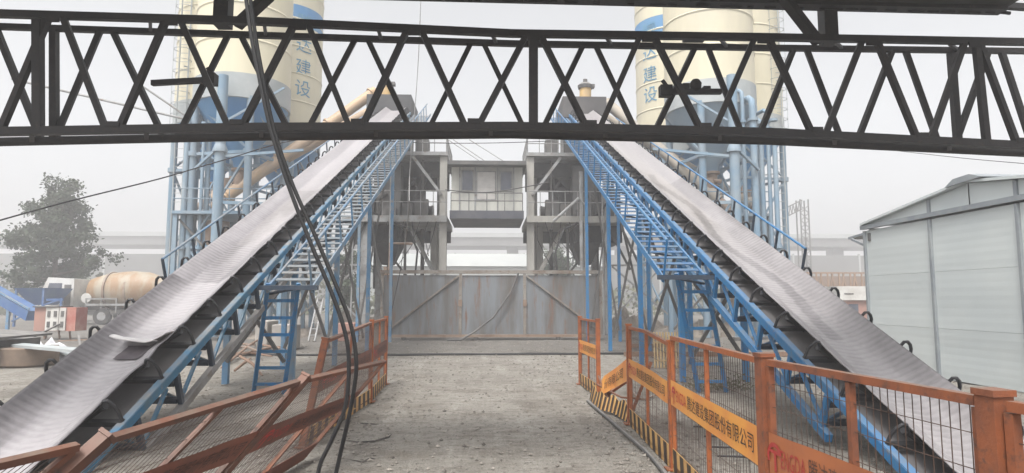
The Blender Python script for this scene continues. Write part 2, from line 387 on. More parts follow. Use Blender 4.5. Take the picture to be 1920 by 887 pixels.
# ------------------------------------------------------------------ belt conveyors
class Frame:
    def __init__(s, sg, z0, t): s.sg = sg; s.z0 = z0; s.a = math.atan(t); s.c = math.cos(s.a); s.s = math.sin(s.a)
    def p(s, x, Y, h=0.0):          # Y along plan at h = 0; h perpendicular to the incline; x = distance from plant axis
        return V((s.sg * x, Y - h * s.s, s.z0 + Y * math.tan(s.a) + h * s.c))
    def M(s, x, Y, h=0.0):          # local x = outward, y = up the belt, z = perpendicular
        R = Matrix(((s.sg, 0, 0), (0, s.c, -s.s), (0, s.s, s.c))).to_4x4()
        return Matrix.Translation(s.p(x, Y, h)) @ R
XI, XO = 3.5, 4.77
def conveyor(sg, z0, t, hb, label, m_fr, m_rail, m_low, m_belt, torn):
    F = Frame(sg, z0, t); Y0, Y1 = 4.7, 28.2
    C = thing('belt_conveyor', label, 'conveyor', (sg * 4.13, Y0, 0), 'inclined belt conveyors feeding the mixing towers')
    for x in (XI, XO):
        f = MB(); f.bar(F.p(x, Y0, -.045), F.p(x, Y1, -.045), .035, .09, F.p(x, 5, 1) - F.p(x, 5, 0))
        f.bar(F.p(x + (.025 if x == XI else -.025), Y0, .004), F.p(x + (.025 if x == XI else -.025), Y1, .004), .075, .008, F.p(x, 5, 1) - F.p(x, 5, 0))
        f.build('stringer', m_fr, C)
        f = MB(); f.bar(F.p(x, 6.45, -.50), F.p(x, Y1, -.50), .07, .09, F.p(x, 5, 1) - F.p(x, 5, 0)); f.build('lower_chord', m_low, C)
    # web posts, ties and diagonals
    post = MB().bar((0, 0, -.455), (0, 0, -.092), .05, .06).mesh('web_post', M_dkblue if sg < 0 else m_fr)
    Yk = 6.6; k = 0; diag = MB(); tie = MB().bar((.04, 0, 0), (XO - XI - .04, 0, 0), .05, .06).mesh('cross_tie', M_dkblue)
    while Yk < Y1 - .3:
        for x in (XI + .003, XO - .003):
            inst('web_post', post, C, F.M(x, Yk))
        for h in (-.20, -.42): inst('cross_tie', tie, C, F.M(XI, Yk, h))
        diag.bar(F.p(XI + .03, Yk + .05, -.44), F.p(XI + .03, Yk + .6, -.15), .035, .035)
        diag.bar(F.p(XI + .06, Yk + .05, -.44), F.p(XO - .06, Yk + .7, -.46), .035, .035)
        Yk += .78; k += 1
    o = diag.build('diagonal_brace', m_fr, C); o['kind'] = 'stuff'
    # idlers
    hbe = hb; cx = 4.135 - XI
    fr = MB(); fr.bar((0.02, 0, -.012), (XO - XI - .02, 0, -.012), .06, .05)
    for e in (0, 1):
        xx = lambda u: u if e == 0 else (XO - XI) - u
        fr.tube([(xx(.03), 0, .0), (xx(.045), -.01, .12), (xx(.075), -.02, hbe - .01), (xx(.115), -.025, hbe + .028), (xx(.15), -.02, hbe + .025), (xx(.185), -.01, hbe - .045)], .019, 6)
        fr.bar((xx(.185), 0, hbe - .06), (xx(.40), 0, hbe - .235), .04, .03)
    fr = fr.mesh('idler_frame', M_dk)
    rl = []
    for a_, b_ in (((.19, .05, hbe - .072), (.395, .05, hbe - .206)), ((.45, .05, hbe - .222), (.82, .05, hbe - .222)), ((.875, .05, hbe - .206), (1.08, .05, hbe - .072))):
        rl.append(MB().tube([a_, b_], .036, 8).mesh('roller', M_dk))
    Yk = 5.0
    while Yk < Y1 - .4:
        o = inst('idler', fr, C, F.M(XI, Yk))
        if Yk < 16:
            for me in rl:
                q = bpy.data.objects.new('roller', me); COL.objects.link(q); q.parent = o
        Yk += .72
    # carrying belt: troughed, chevron-ribbed
    wing, flat = .285, .20; ca, sa = math.cos(math.radians(33)), math.sin(math.radians(33)); edge_h = hb
    nt_ = 30; Yl = [Y0]; vs = []; dust = []; fs = []
    while Yl[-1] < Y1: Yl.append(Yl[-1] + (.0165 if Yl[-1] < 11 else .03 if Yl[-1] < 15 else .11))
    L = len(Yl) - 1
    def prof(tt):
        a = abs(tt); sgn = 1 if tt > 0 else -1
        if a <= flat: return tt, edge_h - wing * sa
        w = a - flat; k = min(1, w / .06)
        return sgn * (flat + w * ca), edge_h - wing * sa + w * sa
    half = flat + wing
    for i in range(L + 1):
        Y = Yl[i]
        wob_i = .012 * noise.noise(V((Y * 1.7, sg * 3, 0))) + .006 * noise.noise(V((Y * 7, sg * 3, 5)))
        if torn and 6.5 < Y < 14: wob_i += .03 * noise.noise(V((Y * 3, 1, 1)))
        for j in range(nt_ + 1):
            tt = -half + 2 * half * j / nt_; x, h = prof(tt)
            # chevron ribs
            sY = Y / F.c; s_ = sY - abs(tt) * .35 if abs(tt) < flat * .95 else sY - flat * .95 * .35
            ph = (s_ / .092) % 1.0; rib = .0055 * max(0, min(1, (.34 - abs(ph - .5)) * 6))
            if abs(tt) > half - .03: rib = 0
            if Y > 14.5: rib = 0
            fade = 1 - .75 * max(0, noise.noise(V((Y * .8, tt * 3, sg * 8))) * 1.5) if abs(tt) < .22 else 1
            x2 = 4.135 + x + (wob_i if tt < -.3 else 0)
            h2 = h + rib * fade + .004 * noise.noise(V((Y * 2, tt * 5, 2)))
            vs.append(F.p(x2, Y, h2))
            n1 = noise.noise(V((Y * .45, tt * 4, sg * 5))); n2 = noise.noise(V((Y * 1.8, tt * 8, sg * 9)))
            tw = tt
            if torn:
                d_ = .95 - 1.5 * max(0, tw - .02) * 1.4 + .25 * n1 + .15 * n2
                if tw < -.40: d_ = .55 + .2 * n2
                if Y > 9.5: d_ = .60 + .45 * n1 + .15 * n2
                if Y > 14.5: d_ = .85 + .2 * n1
            else:
                d_ = .74 - .65 * max(0, tw) + .30 * n1 + .15 * n2
                if Y > 15: d_ = .85 + .2 * n1
                band = tw - (.06 + .22 * noise.noise(V((Y * .5, 7, 0))))
                if 7.5 < Y < 16 and -.16 < band < 0: d_ -= .38
            dust.append(max(0, min(1, d_ + (.07 if rib > .0025 else -.07) * (1 if Y < 13 else .3))))
    w = nt_ + 1
    fs = [(i * w + j, i * w + j + 1, (i + 1) * w + j + 1, (i + 1) * w + j) for i in range(L) for j in range(nt_)]
    if sg < 0: fs = [f[::-1] for f in fs]
    mb = MB(); mb.add(vs, fs, True); o = mb.build('belt', m_belt, C)
    at_ = o.data.attributes.new('dust', 'FLOAT', 'POINT'); at_.data.foreach_set('value', dust)
    so_ = o.modifiers.new('thickness', 'SOLIDIFY'); so_.thickness = .014; so_.offset = -1
    # return belt
    MB().add([F.p(x, Y, -.085 - .012 * math.sin(Y * 4.3) ** 2) for Y in [Y0 + (Y1 - Y0) * i / 60 for i in range(61)] for x in (3.60, 4.67)],
             [(2 * i, 2 * i + 1, 2 * i + 3, 2 * i + 2) for i in range(60)], True).build('return_belt', M_ret, C)
    # drums
    for Y, nm in ((Y0 + .05, 'tail_drum'), (Y1, 'head_drum')):
        MB().tube([F.p(3.62, Y, .0), F.p(4.65, Y, .0)], .13, 16).build(nm, M_dk, C)
    # support trestles
    for Y in (11.6, 14.8, 18.7, 23.0):
        for x in (XI + .05, XO - .05):
            tp = F.p(x, Y, -.56); MB().rng(tp.x - .05, tp.x + .05, tp.y - .05, tp.y + .05, 0, tp.z).build('trestle_leg', M_blue if sg > 0 else M_bluedusty, C)
        zz = F.p(XI, Y, -.56).z
        q = MB().bar((sg * (XI + .12), Y + .0, .4), (sg * (XO - .12), Y, zz - .2), .06); q.bar((sg * (XI + .12), Y + .07, zz - .2), (sg * (XO - .12), Y + .07, .4), .06)
        q.build('cross_brace', M_greyd, C)
    # walkway, inner side
    xa, xb, hf = 2.70, 3.40, -.17; Ya = 9.8
    fm = mat('dusty_blue_floor_plate', (.03, .10, .22), (.08, .13, .18), 3, .7, c3=(.15, .15, .145)) if sg > 0 else mat('dusty_grey_floor_plate', (.12, .145, .165), (.18, .18, .175), 2, .8, c3=(.22, .21, .2))
    td = MB().box((0, 0, 0), (xb - xa - .06, .10, .012)).mesh('tread', fm); Y = Ya + .08
    while Y < Y1 - .3: inst('tread', td, C, F.M((xa + xb) / 2 - .008, Y, hf)); Y += .27
    e = MB(); e.bar(F.p(xa - .012, Ya, hf), F.p(xa - .012, Y1, hf), .025, .11, F.p(3, 5, 1) - F.p(3, 5, 0))
    e.bar(F.p(xb - .02, Ya, hf - .02), F.p(xb - .02, Y1, hf - .02), .035, .09, F.p(3, 5, 1) - F.p(3, 5, 0)); e.build('walkway_edge', m_rail, C)
    hr = .62
    MB().tube([F.p(xa, Ya, hf + hr), F.p(xa, Y1 - 1.2, hf + hr)], .024, 8).build('handrail', m_rail, C)
    pm = MB().tube([(0, 0, -.06), (0, 0, hr)], .017, 6).mesh('rail_post', m_rail); Y = Ya
    while Y < Y1 - 1.1:
        inst('rail_post', pm, C, F.M(xa, Y, hf)); Y += .93
    bk_ = MB().bar((.02, 0, -.06), (XI - xa - .03, 0, -.22), .035, .035).mesh('walkway_bracket', M_dkblue); Y = Ya + .3
    while Y < Y1 - .5: inst('walkway_bracket', bk_, C, F.M(xa, Y, hf)); Y += 1.1
    # walkway, outer side
    xa, xb, hf = 5.3, 4.83, -.42; Ya = 10.55
    MB().bar(F.p((xa + xb) / 2, Ya, hf), F.p((xa + xb) / 2, Y1 - 2, hf), abs(xb - xa), .02, F.p(3, 5, 1) - F.p(3, 5, 0)).build('outer_walkway_floor', M_dkblue, C)
    hr = .43 + (.0 if sg < 0 else .04)
    MB().tube([F.p(xa, Ya, hf + hr), F.p(xa, Y1 - 2, hf + hr)], .022, 8).build('outer_handrail', m_rail, C)
    pm = MB().bar((0, 0, 0), (0, 0, hr), .035).mesh('outer_rail_post', M_dkblue); Y = Ya
    while Y < Y1 - 2.1:
        inst('outer_rail_post', pm, C, F.M(xa, Y, hf)); Y += 1.0
    # ladder
    tp = F.p(2.93, 9.95, -.2); lw = .46; bx = 3.42
    A0, A1 = V((sg * 2.93, 9.95, tp.z + .05)), V((sg * (2.93 + lw), 9.95, tp.z + .05)); B0, B1 = V((sg * bx, 10.55, 0)), V((sg * (bx + lw), 10.55, 0))
    if sg < 0: B0 = V((-3.3, 10.6, 0)); B1 = V((-3.78, 10.6, 0))
    for a_, b_ in ((A0, B0), (A1, B1)): MB().bar(a_, b_, .06, .05).build('ladder_rail', M_blue, C)
    for k in range(1, 7):
        u = k / 6.6; MB().bar(A0.lerp(B0, u), A1.lerp(B1, u), .045, .05).build('ladder_rung', M_blue, C)
    MB().bar(V((sg * 2.6, 9.83, tp.z - .02)), V((sg * 3.5, 9.83, tp.z - .02)), .08, .07).build('landing_beam', M_dkblue, C)
    if torn:
        # lifted flap with the dark bare patch under it
        pm_ = MB(); rows = []
        for i in range(9):
            Y = 7.42 + .30 * i / 8
            for j in range(7):
                tt = -.30 + .36 * j / 6 + .03 * noise.noise(V((i * .9, j * .9, 0))); x, h = prof(tt); rows.append(F.p(4.135 + x, Y + .02 * noise.noise(V((j * 2.1, i, 3))), h + .016))
        pm_.add(rows, [(i * 7 + j, i * 7 + j + 1, i * 7 + j + 8, i * 7 + j + 7)[::-1] for i in range(8) for j in range(6)], True)
        pm_.build('bare_patch', mat('bare_belt_fabric', (.06, .05, .058), (.11, .095, .10), 5, .8), C)
        fl_ = MB(); rows = []
        for i in range(8):
            u = i / 7
            for j in range(9):
                tt = -.42 + .66 * j / 8; x, h = prof(tt)
                rows.append(F.p(4.135 + x - .05, 7.85 - .30 * u * (1 - .2 * j / 8), h + .02 + .13 * math.sin(u * 1.5) * (.75 + .5 * j / 8) + .01 * noise.noise(V((j, i, 8)))))
        fl_.add(rows, [(i * 9 + j, i * 9 + j + 1, i * 9 + j + 10, i * 9 + j + 9) for i in range(7) for j in range(8)], True)
        o = fl_.build('torn_flap', mat('torn_belt_rubber', (.48, .46, .46), (.60, .58, .57), 3, .7), C); md = o.modifiers.new('thickness', 'SOLIDIFY'); md.thickness = .012
    return F
FL = conveyor(-1, -2.52, .4425, .22, 'inclined belt conveyor with torn flap lying on its dusty ribbed belt', mat('teal_blue_stringer', (.018, .17, .33), (.06, .15, .21), 2, .5, c3=(.2, .2, .2), dust=(.21, .20, .19)), M_bluedusty, M_grey, M_beltL, True)
FR = conveyor(1, -2.25, .432, .19, 'inclined belt conveyor with unbroken belt and bright blue frame beside the pale shed', M_blue, M_blue, M_blue, M_beltR, False)

# ------------------------------------------------------------------ mixing towers, cabin
AX = -.13
def railing(mb, pts, z, h=.95, step=.55):
    for a, b_ in zip(pts, pts[1:]):
        a = V((a[0], a[1], z)); b_ = V((b_[0], b_[1], z)); n = max(1, round((b_ - a).length / step))
        for k in (h, h * .55): mb.tube([a + V((0, 0, k)), b_ + V((0, 0, k))], .022, 6)
        for i in range(n + 1): q = a.lerp(b_, i / n); mb.tube([q, q + V((0, 0, h))], .018, 6)
def tower(sg, label, m_box, bright):
    X = lambda o: AX + sg * o
    T_ = thing('mixing_tower', label, 'tower', (X(3.6), 28, 0), 'mixing towers of the batching plant')
    def bx(name, o0, o1, y0, y1, z0, z1, m): return MB().rng(X(o0), X(o1), y0, y1, z0, z1).build(name, m, T_)
    for o_, y, w in ((1.93, 28.2, .16), (2.35, 31.8, .15), (5.35, 28.2, .14), (5.35, 31.8, .14)):
        bx('column', o_ - w, o_ + w, y - w, y + w, 0, 7.84, M_lgrey if o_ < 3 else M_grey)
    bx('column', 2.33, 2.6, 29.5, 29.8, 0, 4.86, M_lgrey)
    # decks with girders
    bx('upper_deck', 1.75, 5.6, 27.9, 32.2, 7.86, 8.02, M_grey); bx('upper_girder', 1.8, 5.5, 29.3, 29.5, 7.15, 7.85, M_mixer)
    bx('lower_deck', 1.75, 6.3, 27.8, 32.2, 4.88, 5.16, M_grey if not bright else M_lgrey); bx('lower_girder', 4.1, 6.2, 29.0, 31.5, 4.1, 4.87, M_mixer)
    r = MB(); railing(r, [(X(5.5), 27.95), (X(1.8), 27.95), (X(1.8), 32.1)], 8.02, .75); r.build('upper_railing', M_grey, T_)
    r = MB(); railing(r, [(X(6.2), 27.85), (X(1.8), 27.85)], 5.16, 1.1); r.build('lower_railing', M_grey, T_)
    MB().bar((X(3.3), 28.06, 7.84), (X(2.0), 28.02, 6.1), .16, .12).build('knee_brace', M_grey, T_)
    MB().bar((X(3.5), 28.9, 4.86), (X(2.1), 28.5, 2.2), .22, .12).build('lower_brace', M_grey if not bright else M_lgrey, T_)
    MB().bar((X(5.3), 28.05, 4.86), (X(6.3), 27.9, 2.8), .12, .1).build('lower_brace', M_mixer, T_)
    MB().bar((X(5.9), 28.05, 4.86), (X(6.8), 27.9, 2.8), .12, .1).build('lower_brace', M_mixer, T_)
    # mixer drum, motor, hopper
    o = MB(); o.tube([(X(3.0), 30.2, 5.75), (X(4.9), 30.2, 5.75)], .62, 18); o.rng(X(3.1), X(4.8), 29.6, 30.8, 5.75, 6.45)
    mx = o.build('mixer', M_mixer, T_)
    q = MB(); q.tube([(X(2.55), 29.3, 5.55), (X(3.1), 29.3, 5.55)], .24, 14); q.tube([(X(2.45), 29.3, 5.55), (X(2.55), 29.3, 5.55)], .27, 14); q.rng(X(2.6), X(3.0), 29.1, 29.5, 5.16, 5.3); q.build('motor', M_mixer, mx)
    q = MB(); q.rng(X(2.65), X(3.25), 28.6, 29.0, 5.16, 6.0); q.build('switch_box', M_greyd, T_)
    q = MB(); q.lathe([(.32, 6.4), (.32, 6.7), (.85, 7.3), (.85, 7.85)], (X(4.2), 30.2, 0), 16); q.build('weigh_hopper', M_greyd, T_)
    q = MB(); q.rng(X(3.9), X(5.1), 28.7, 29.6, 5.3, 7.6); q.build('aggregate_hopper', mat('grey_hopper_sheet', (.085, .085, .085), (.14, .135, .13), 1, .7), T_)
    q = MB(); q.tube([(X(3.1), 28.7, 6.4), (X(3.0), 28.7, 7.1), (X(2.6), 28.7, 7.12)], .05, 8); q.tube([(X(2.62), 28.7, 7.0), (X(2.62), 28.7, 7.2)], .12, 8); q.tube([(X(3.3), 28.7, 5.9), (X(3.1), 28.7, 6.5), (X(3.35), 28.7, 6.9)], .07, 8); q.build('valve_pipe', M_mixer, T_)
    bx('rear_cladding', 3.2, 5.4, 31.95, 32.05, 5.165, 7.1, M_mixer); bx('rear_cladding', 3.0, 5.2, 31.95, 32.05, 7.16, 7.84, M_greyd)
    q = MB(); q.rng(X(3.05), X(3.9), 30.9, 31.6, 5.165, 7.0); q.lathe([(.3, 7.0), (.42, 7.3), (.42, 7.84)], (X(3.4), 31.2, 0), 12); q.build('dosing_unit', M_mixer, T_)
    q = MB(); q.tube([(X(4.9), 28.6, 5.2), (X(4.9), 28.6, 6.0), (X(4.5), 28.55, 6.3)], .13, 10); q.rng(X(3.3), X(3.75), 28.2, 28.7, 5.165, 5.75); q.rng(X(4.0), X(4.45), 28.1, 28.5, 5.165, 5.5); q.build('pump_set', M_greyd, T_)
    q = MB(); railing(q, [(X(5.6), 28.0), (X(5.6), 32.1), (X(1.9), 32.1)], 8.02, .75, .8); q.build('rear_railing', M_grey, T_)
    # discharge hopper under the lower deck
    q = MB(); A = [(X(3.9), 28.9, 4.09), (X(5.2), 28.9, 4.09), (X(5.2), 30.6, 4.09), (X(3.9), 30.6, 4.09)]; B_ = [(X(4.3), 29.4, 3.1), (X(4.8), 29.4, 3.1), (X(4.8), 30.1, 3.1), (X(4.3), 30.1, 3.1)]
    q.add(A + B_, [(0, 1, 5, 4), (1, 2, 6, 5), (2, 3, 7, 6), (3, 0, 4, 7), (4, 5, 6, 7), (3, 2, 1, 0)]); q.build('discharge_hopper', M_mixer, T_)
    # head house over the belt end, dust collector
    bx('head_house', 3.35, 5.3, 27.6, 30.2, 9.55, 10.5, m_box)
    q = MB(); q.rng(X(3.5), X(5.2), 28.3, 30.0, 8.03, 9.54); q.build('head_chute', M_greyd, T_)
    f = MB()
    for o_ in (3.38, 5.27):
        for y in (28.3, 30.1): f.bar((X(o_), y, 8.03), (X(o_), y, 9.54), .1)
    f.rng(X(3.25), X(5.4), 27.5, 27.58, 9.35, 9.45); f.build('head_frame', M_grey, T_)
    cx = X(4.62 if sg < 0 else 4.5)
    q = MB(); q.lathe([(.27, 10.505), (.27, 11.15)], (cx, 28.5, 0), 16); ch = q.build('vent_stack', M_yel, T_)
    q = MB(); q.lathe([(.33, 11.152), (.36, 11.3), (.2, 11.42), (.1, 11.44), (.1, 11.6)], (cx, 28.5, 0), 14); q.rng(cx - .05, cx + .42, 28.35, 28.65, 11.2, 11.34); q.build('vent_cap', M_greyd, ch)
    q = MB(); q.rng(X(2.65), X(3.2), 28.5, 29.2, 8.03, 8.75); q.build('control_box', M_greyd, T_)
    # pipes, masts, cables
    for o_, rr, zt in ((4.12, .085, 7.1), (5.05, .04, 6.2), (5.75, .035, 5.6)):
        MB().tube([(X(o_), 27.6, 0), (X(o_), 27.6, zt)], rr, 8).build('standpipe', M_grey, T_)
    q = MB(); q.tube([(X(4.3), 27.55, 0), (X(4.3), 27.55, 2.6), (X(4.3), 27.55, 2.9)], [.09, .09, .11], 10); q.tube([(X(4.3), 27.55, 2.9), (X(4.3), 27.55, 3.1), (X(4.32), 27.55, 5.6), (X(4.0), 27.5, 5.9), (X(2.9), 27.6, 4.9)] if bright else [(X(4.12), 27.45, 2.4), (X(4.12), 27.45, 3.9), (X(3.2), 27.6, 3.9)], .07, 8); q.build('water_pipe', M_grey if bright else M_brown, T_)
    for o_, z0_, z1_, y_, rr in ((2.9, 5.16, 7.8, 28.6, .05), (3.6, 2.5, 4.88, 28.3, .06), (4.55, 5.16, 7.85, 29.0, .07), (5.15, 2.0, 7.8, 29.5, .05), (2.1, 5.16, 7.8, 30.5, .06), (3.1, 0, 4.88, 30.8, .09), (4.7, 0, 4.1, 30.9, .1)):
        MB().tube([(X(o_), y_, z0_), (X(o_), y_, z1_)], rr, 8).build('standpipe', M_mixer if o_ > 4 else M_greyd, T_)
    bx('cross_girder', 1.8, 6.2, 31.7, 31.85, 4.3, 4.87, M_mixer); bx('cross_girder', 1.9, 5.5, 31.7, 31.85, 6.9, 7.85, M_mixer)
    MB().bar((X(2.1), 31.9, 5.2), (X(5.2), 31.9, 7.8), .1).build('rear_brace', M_greyd, T_); MB().bar((X(2.1), 31.95, .3), (X(5.2), 31.95, 4.2), .1).build('rear_brace', M_greyd, T_)
    q = MB(); q.rng(X(5.0), X(6.0), 28.3, 29.2, 5.165, 6.5); q.build('switch_box', M_mixer, T_)
    q = MB(); q.tube([(X(5.4), 28.0, 5.9), (X(5.0), 27.9, 5.3), (X(4.3), 27.9, 5.0), (X(3.4), 27.85, 4.6), (X(3.0), 27.8, 3.6), (X(3.1), 27.7, 2.2)], .045, 7); q.build('loose_hose', M_cable, T_)
    q = MB()
    for k in range(7):
        o_ = 2.2 + .35 * k; q.tube([(X(o_), 27.75, 4.9), (X(o_ + rnd.uniform(-.2, .3)), 27.75, 4.2 + rnd.uniform(-.4, .2)), (X(o_ + rnd.uniform(-.3, .6)), 27.8, 3.2 + rnd.uniform(-.8, .6))], .016, 5)
    q.build('cable', M_cable, T_)
    q = MB(); q.bar((X(5.3), 27.9, 3.0), (X(8.2), 27.9, 3.0), .08); q.bar((X(5.6), 27.9, .8), (X(7.7), 27.9, 2.95), .07); q.bar((X(5.5), 27.9, 2.95), (X(8.0), 27.9, .8), .07); q.build('side_bracing', M_grey, T_)
tower(-1, 'steel mixing tower left of the cabin with dark head house and narrow vent stack', mat('black_head_house', (.035, .036, .04), (.06, .06, .062), 1, .7), False)
tower(1, 'steel mixing tower right of the cabin with taller yellow vent stack on its head house', mat('grey_head_house', (.045, .042, .043), (.075, .07, .068), 1, .7), True)
def cabin():
    T_ = thing('control_cabin', 'pale control cabin on a beam between the two mixing towers', 'cabin', (AX, 28, 5.2))
    x0, x1 = -1.77 + AX + .02 + .15, 1.77 + AX - .17; y0 = 28.15
    MB().rng(x0, x1, 27.4, 31, 4.98, 5.33).build('floor_beam', mat('dark_cabin_beam', (.05, .055, .075), (.09, .09, .10), 1, .6), T_)
    W_ = MB().rng(x0 + .02, x1 - .02, y0, 30.8, 5.335, 7.38).build('wall', M_cab, T_)
    rf = MB().rng(x0 - .12, x1 + .12, 27.5, 31.1, 7.385, 7.5); rf.rng(x0 - .12, x1 + .12, 27.44, 27.5, 7.36, 7.53); rf.build('roof', M_greyd, T_)
    def win(xa, xb, za, zb, blind):
        f = MB(); t_ = .045
        f.rng(xa, xb, y0 - .05, y0 - .003, zb - t_, zb); f.rng(xa, xb, y0 - .05, y0 - .003, za, za + t_)
        f.rng(xa, xa + t_, y0 - .05, y0 - .003, za + t_, zb - t_); f.rng(xb - t_, xb, y0 - .05, y0 - .003, za + t_, zb - t_)
        w_ = f.build('window', M_grey, T_)
        if blind:
            q = MB(); n = 9
            for i in range(n): z = za + t_ + (zb - za - 2 * t_) * i / n; q.rng(xa + t_ + .002, xb - t_ - .002, y0 - .035 + .008 * (i % 2), y0 - .004, z + .004, z + (zb - za - 2 * t_) / n)
            q.build('blind', M_blind, w_)
        else: MB().rng(xa + t_ + .002, xb - t_ - .002, y0 - .03, y0 - .004, za + t_ + .002, zb - t_ - .002).build('pane', M_glass, w_)
    wpx = lambda px: atY(px, 350, y0).x
    win(wpx(865), wpx(888), 6.3, 7.25, False); win(wpx(893), wpx(930), 5.9, 7.2, True); win(wpx(937), wpx(960), 6.3, 7.2, False)
    for px in (862, 891, 933, 963): x = wpx(px); MB().rng(x - .03, x + .03, y0 - .04, y0 - .002, 5.34, 7.37).build('wall_batten', M_grey, T_)
    r = MB(); railing(r, [(x0 + .05, 27.45), (x1 - .05, 27.45)], 5.33, .78, .75); r.build('railing', M_greyd, T_)
cabin()

# ------------------------------------------------------------------ sliding gate
def gate():
    y = 24.3; x0, x1 = -4.03, 4.22; T_ = thing('steel_gate', 'wide grey sheet metal gate with diagonal braces across the yard', 'gate', (0, y, 0))
    dv = (x0, -1.1, 1.33, x1); z0, z1 = .12, 2.48
    for i in range(3): MB().rng(dv[i] + .06, dv[i + 1] - .06, y, y + .012, z0 + .09, z1 - .06).build('sheet_panel', M_gate, T_)
    f = MB(); f.rng(x0 - .1, x1 + .1, y - .07, y + .07, z1, z1 + .13); f.build('top_rail', M_gatef, T_)
    f = MB(); f.rng(x0, x1, y - .05, y + .05, z0 - .02, z0 + .08); f.build('bottom_rail', M_brown, T_)
    for x in dv: MB().rng(x - .055, x + .055, y - .055, y + .055, z0 + .082, z1 - .003).build('stile', M_gatef, T_)
    for a_, b_ in (((dv[0] + .07, z0 + .12), (dv[1] - .07, z1 - .08)), ((dv[2] + .07, z1 - .08), (dv[3] - .07, z0 + .22))):
        MB().bar((a_[0], y - .035, a_[1]), (b_[0], y - .035, b_[1]), .06, .09, (0, 1, 0)).build('brace', M_gatef, T_)
    for x in (dv[1], dv[2]): MB().rng(x - .07, x + .07, y - .085, y - .06, 1.25, 1.5).build('latch_plate', M_brown, T_)
    for x in (-3.2, -.5, 2.6): MB().tube([(x, y - .03, .07), (x, y + .03, .07)], .085, 14).build('wheel', M_greyd, T_)
gate()
y = 24.2
h = MB(); P0 = atY(972, 512, y); P1 = atY(958, 548, 24.15); P2 = atY(925, 595, 24.1); P3 = atY(890, 622, 24.0)
h.tube([P0, P1, P2, P3, (P3.x - .5, 23.85, .03), (P3.x - 1.0, 23.7, .025)], .035, 8); tag(h.build('rubber_hose', M_greyd), 'thick grey hose hanging over the middle gate panel to the ground', 'hose')
h = MB(); q = [atY(757, 470, 24.1), atY(748, 520, 24.1), atY(735, 580, 24.1), atY(726, 636, 24.1)]; h.tube(q, .014, 6); tag(h.build('thin_rope', M_cable), 'thin dark rope hanging down the left end of the gate', 'rope')
# rail across the yard, on the ground
r = MB(); r.tube([(x, 17.75 + .06 * math.sin(x * .6), .012 + .012 * abs(math.sin(x * 1.3))) for x in [-7 + i * .5 for i in range(37)]], .03, 8); tag(r.build('ground_cable', M_cable), 'long dark cable lying across the yard before the gate', 'cable')

# ------------------------------------------------------------------ silos
def silo(x, y, r, zk, label, band, legs=True, text=None, cone_m=None):
    T_ = thing('cement_silo', label, 'silo', (x, y, 0), 'cement silos of the batching plant')
    top = 19.5
    if band:
        MB().lathe([(r, zk + 5.6), (r, 17.2)], (x, y, 0), 40).build('blue_band', M_silob, T_)
        MB().lathe([(r, zk), (r, zk + 5.597)], (x, y, 0), 40).build('body', M_cream, T_)
        MB().lathe([(r, 17.203), (r, top)], (x, y, 0), 40).build('upper_body', M_cream, T_)
    else: MB().lathe([(r, zk), (r, top)], (x, y, 0), 40).build('body', M_cream, T_)
    rg = MB().lathe([(r + .012, -.05), (r + .035, 0), (r + .012, .05)], (0, 0, 0), 40, caps=False).mesh('seam_ring', M_cream); z = zk + 1.45
    while z < top: inst('seam_ring', rg, T_, Matrix.Translation((x, y, z))); z += 1.5
    MB().lathe([(r * .985, zk - 1.0), (r + .03, zk - 1.0), (r + .03, zk - .003)], (x, y, 0), 40).build('skirt', M_silog, T_)
    MB().lathe([(.24, 7.0), (.3, 7.3), (r * .97, zk - 1.003)], (x, y, 0), 32).build('cone', cone_m or M_silob, T_)
    MB().lathe([(.34, 6.9), (.34, 7.0)], (x, y, 0), 16).build('outlet_flange', M_brown, T_)
    MB().lathe([(.2, 6.2), (.24, 6.88)], (x, y, 0), 14).build('outlet_valve', M_brown, T_)
    q = MB(); q.lathe([(.3, 6.36), (.3, 6.42)], (x, y, 0), 14); q.tube([(x - .3, y - .25, 6.55), (x + .3, y - .25, 6.55)], .1, 10); q.build('valve_actuator', M_brown, T_)
    for k in range(4):
        a = math.pi / 4 + k * math.pi / 2 + (.25 if x > 0 else -.25); lx, ly = x + (r - .1) * math.cos(a), y + (r - .1) * math.sin(a)
        MB().tube([(lx, ly, 0), (lx, ly, zk - .9)], .15, 12).build('leg', M_bluepale, T_)
        MB().lathe([(.22, 7.3), (.22, 7.5)], (lx, ly, 0), 12).build('leg_collar', M_bluepale, T_)
        a2 = a + math.pi / 2; mx, my = x + (r - .1) * math.cos(a2), y + (r - .1) * math.sin(a2)
        bq = MB()
        for z in (3.6, 7.4): bq.bar((lx, ly, z), (mx, my, z), .12)
        bq.bar((lx, ly, 3.6), (mx, my, 7.35), .08); bq.bar((mx, my, .6), (lx, ly, 3.55), .08)
        bq.bar((mx, my, 7.5), (lx, ly, zk - 1.0), .08); bq.build('leg_brace', M_bluepale, T_)
    if text:
        # one character above the other, bent round the shell where the photo shows it
        rx, ry, _ = ray(text[0], 150); n_ = math.hypot(rx, ry); rx /= n_; ry /= n_; bq = rx * x + ry * y; dd = bq - math.sqrt(max(0, bq * bq - (x * x + y * y - (r + .02) ** 2)))
        a0 = math.atan2(ry * dd - y, rx * dd - x)
        for ch, yy in text[1]:
            vs_, fs_, w_, h_ = text_mesh(ch, .95); zc = at(text[0], yy, dd).z; t = MB()
            t.add([V((x + (r + .02) * math.cos(a0 + (v.x - w_ / 2) / r), y + (r + .02) * math.sin(a0 + (v.x - w_ / 2) / r), zc + v.y - h_ / 2)) for v in vs_], fs_)
            t.build('lettering', M_bluep, T_)
    return T_
GS = None
silo(-10.55, 27.0, 1.9, 10.55, 'cream silo with blue cone standing foremost on the left', False)
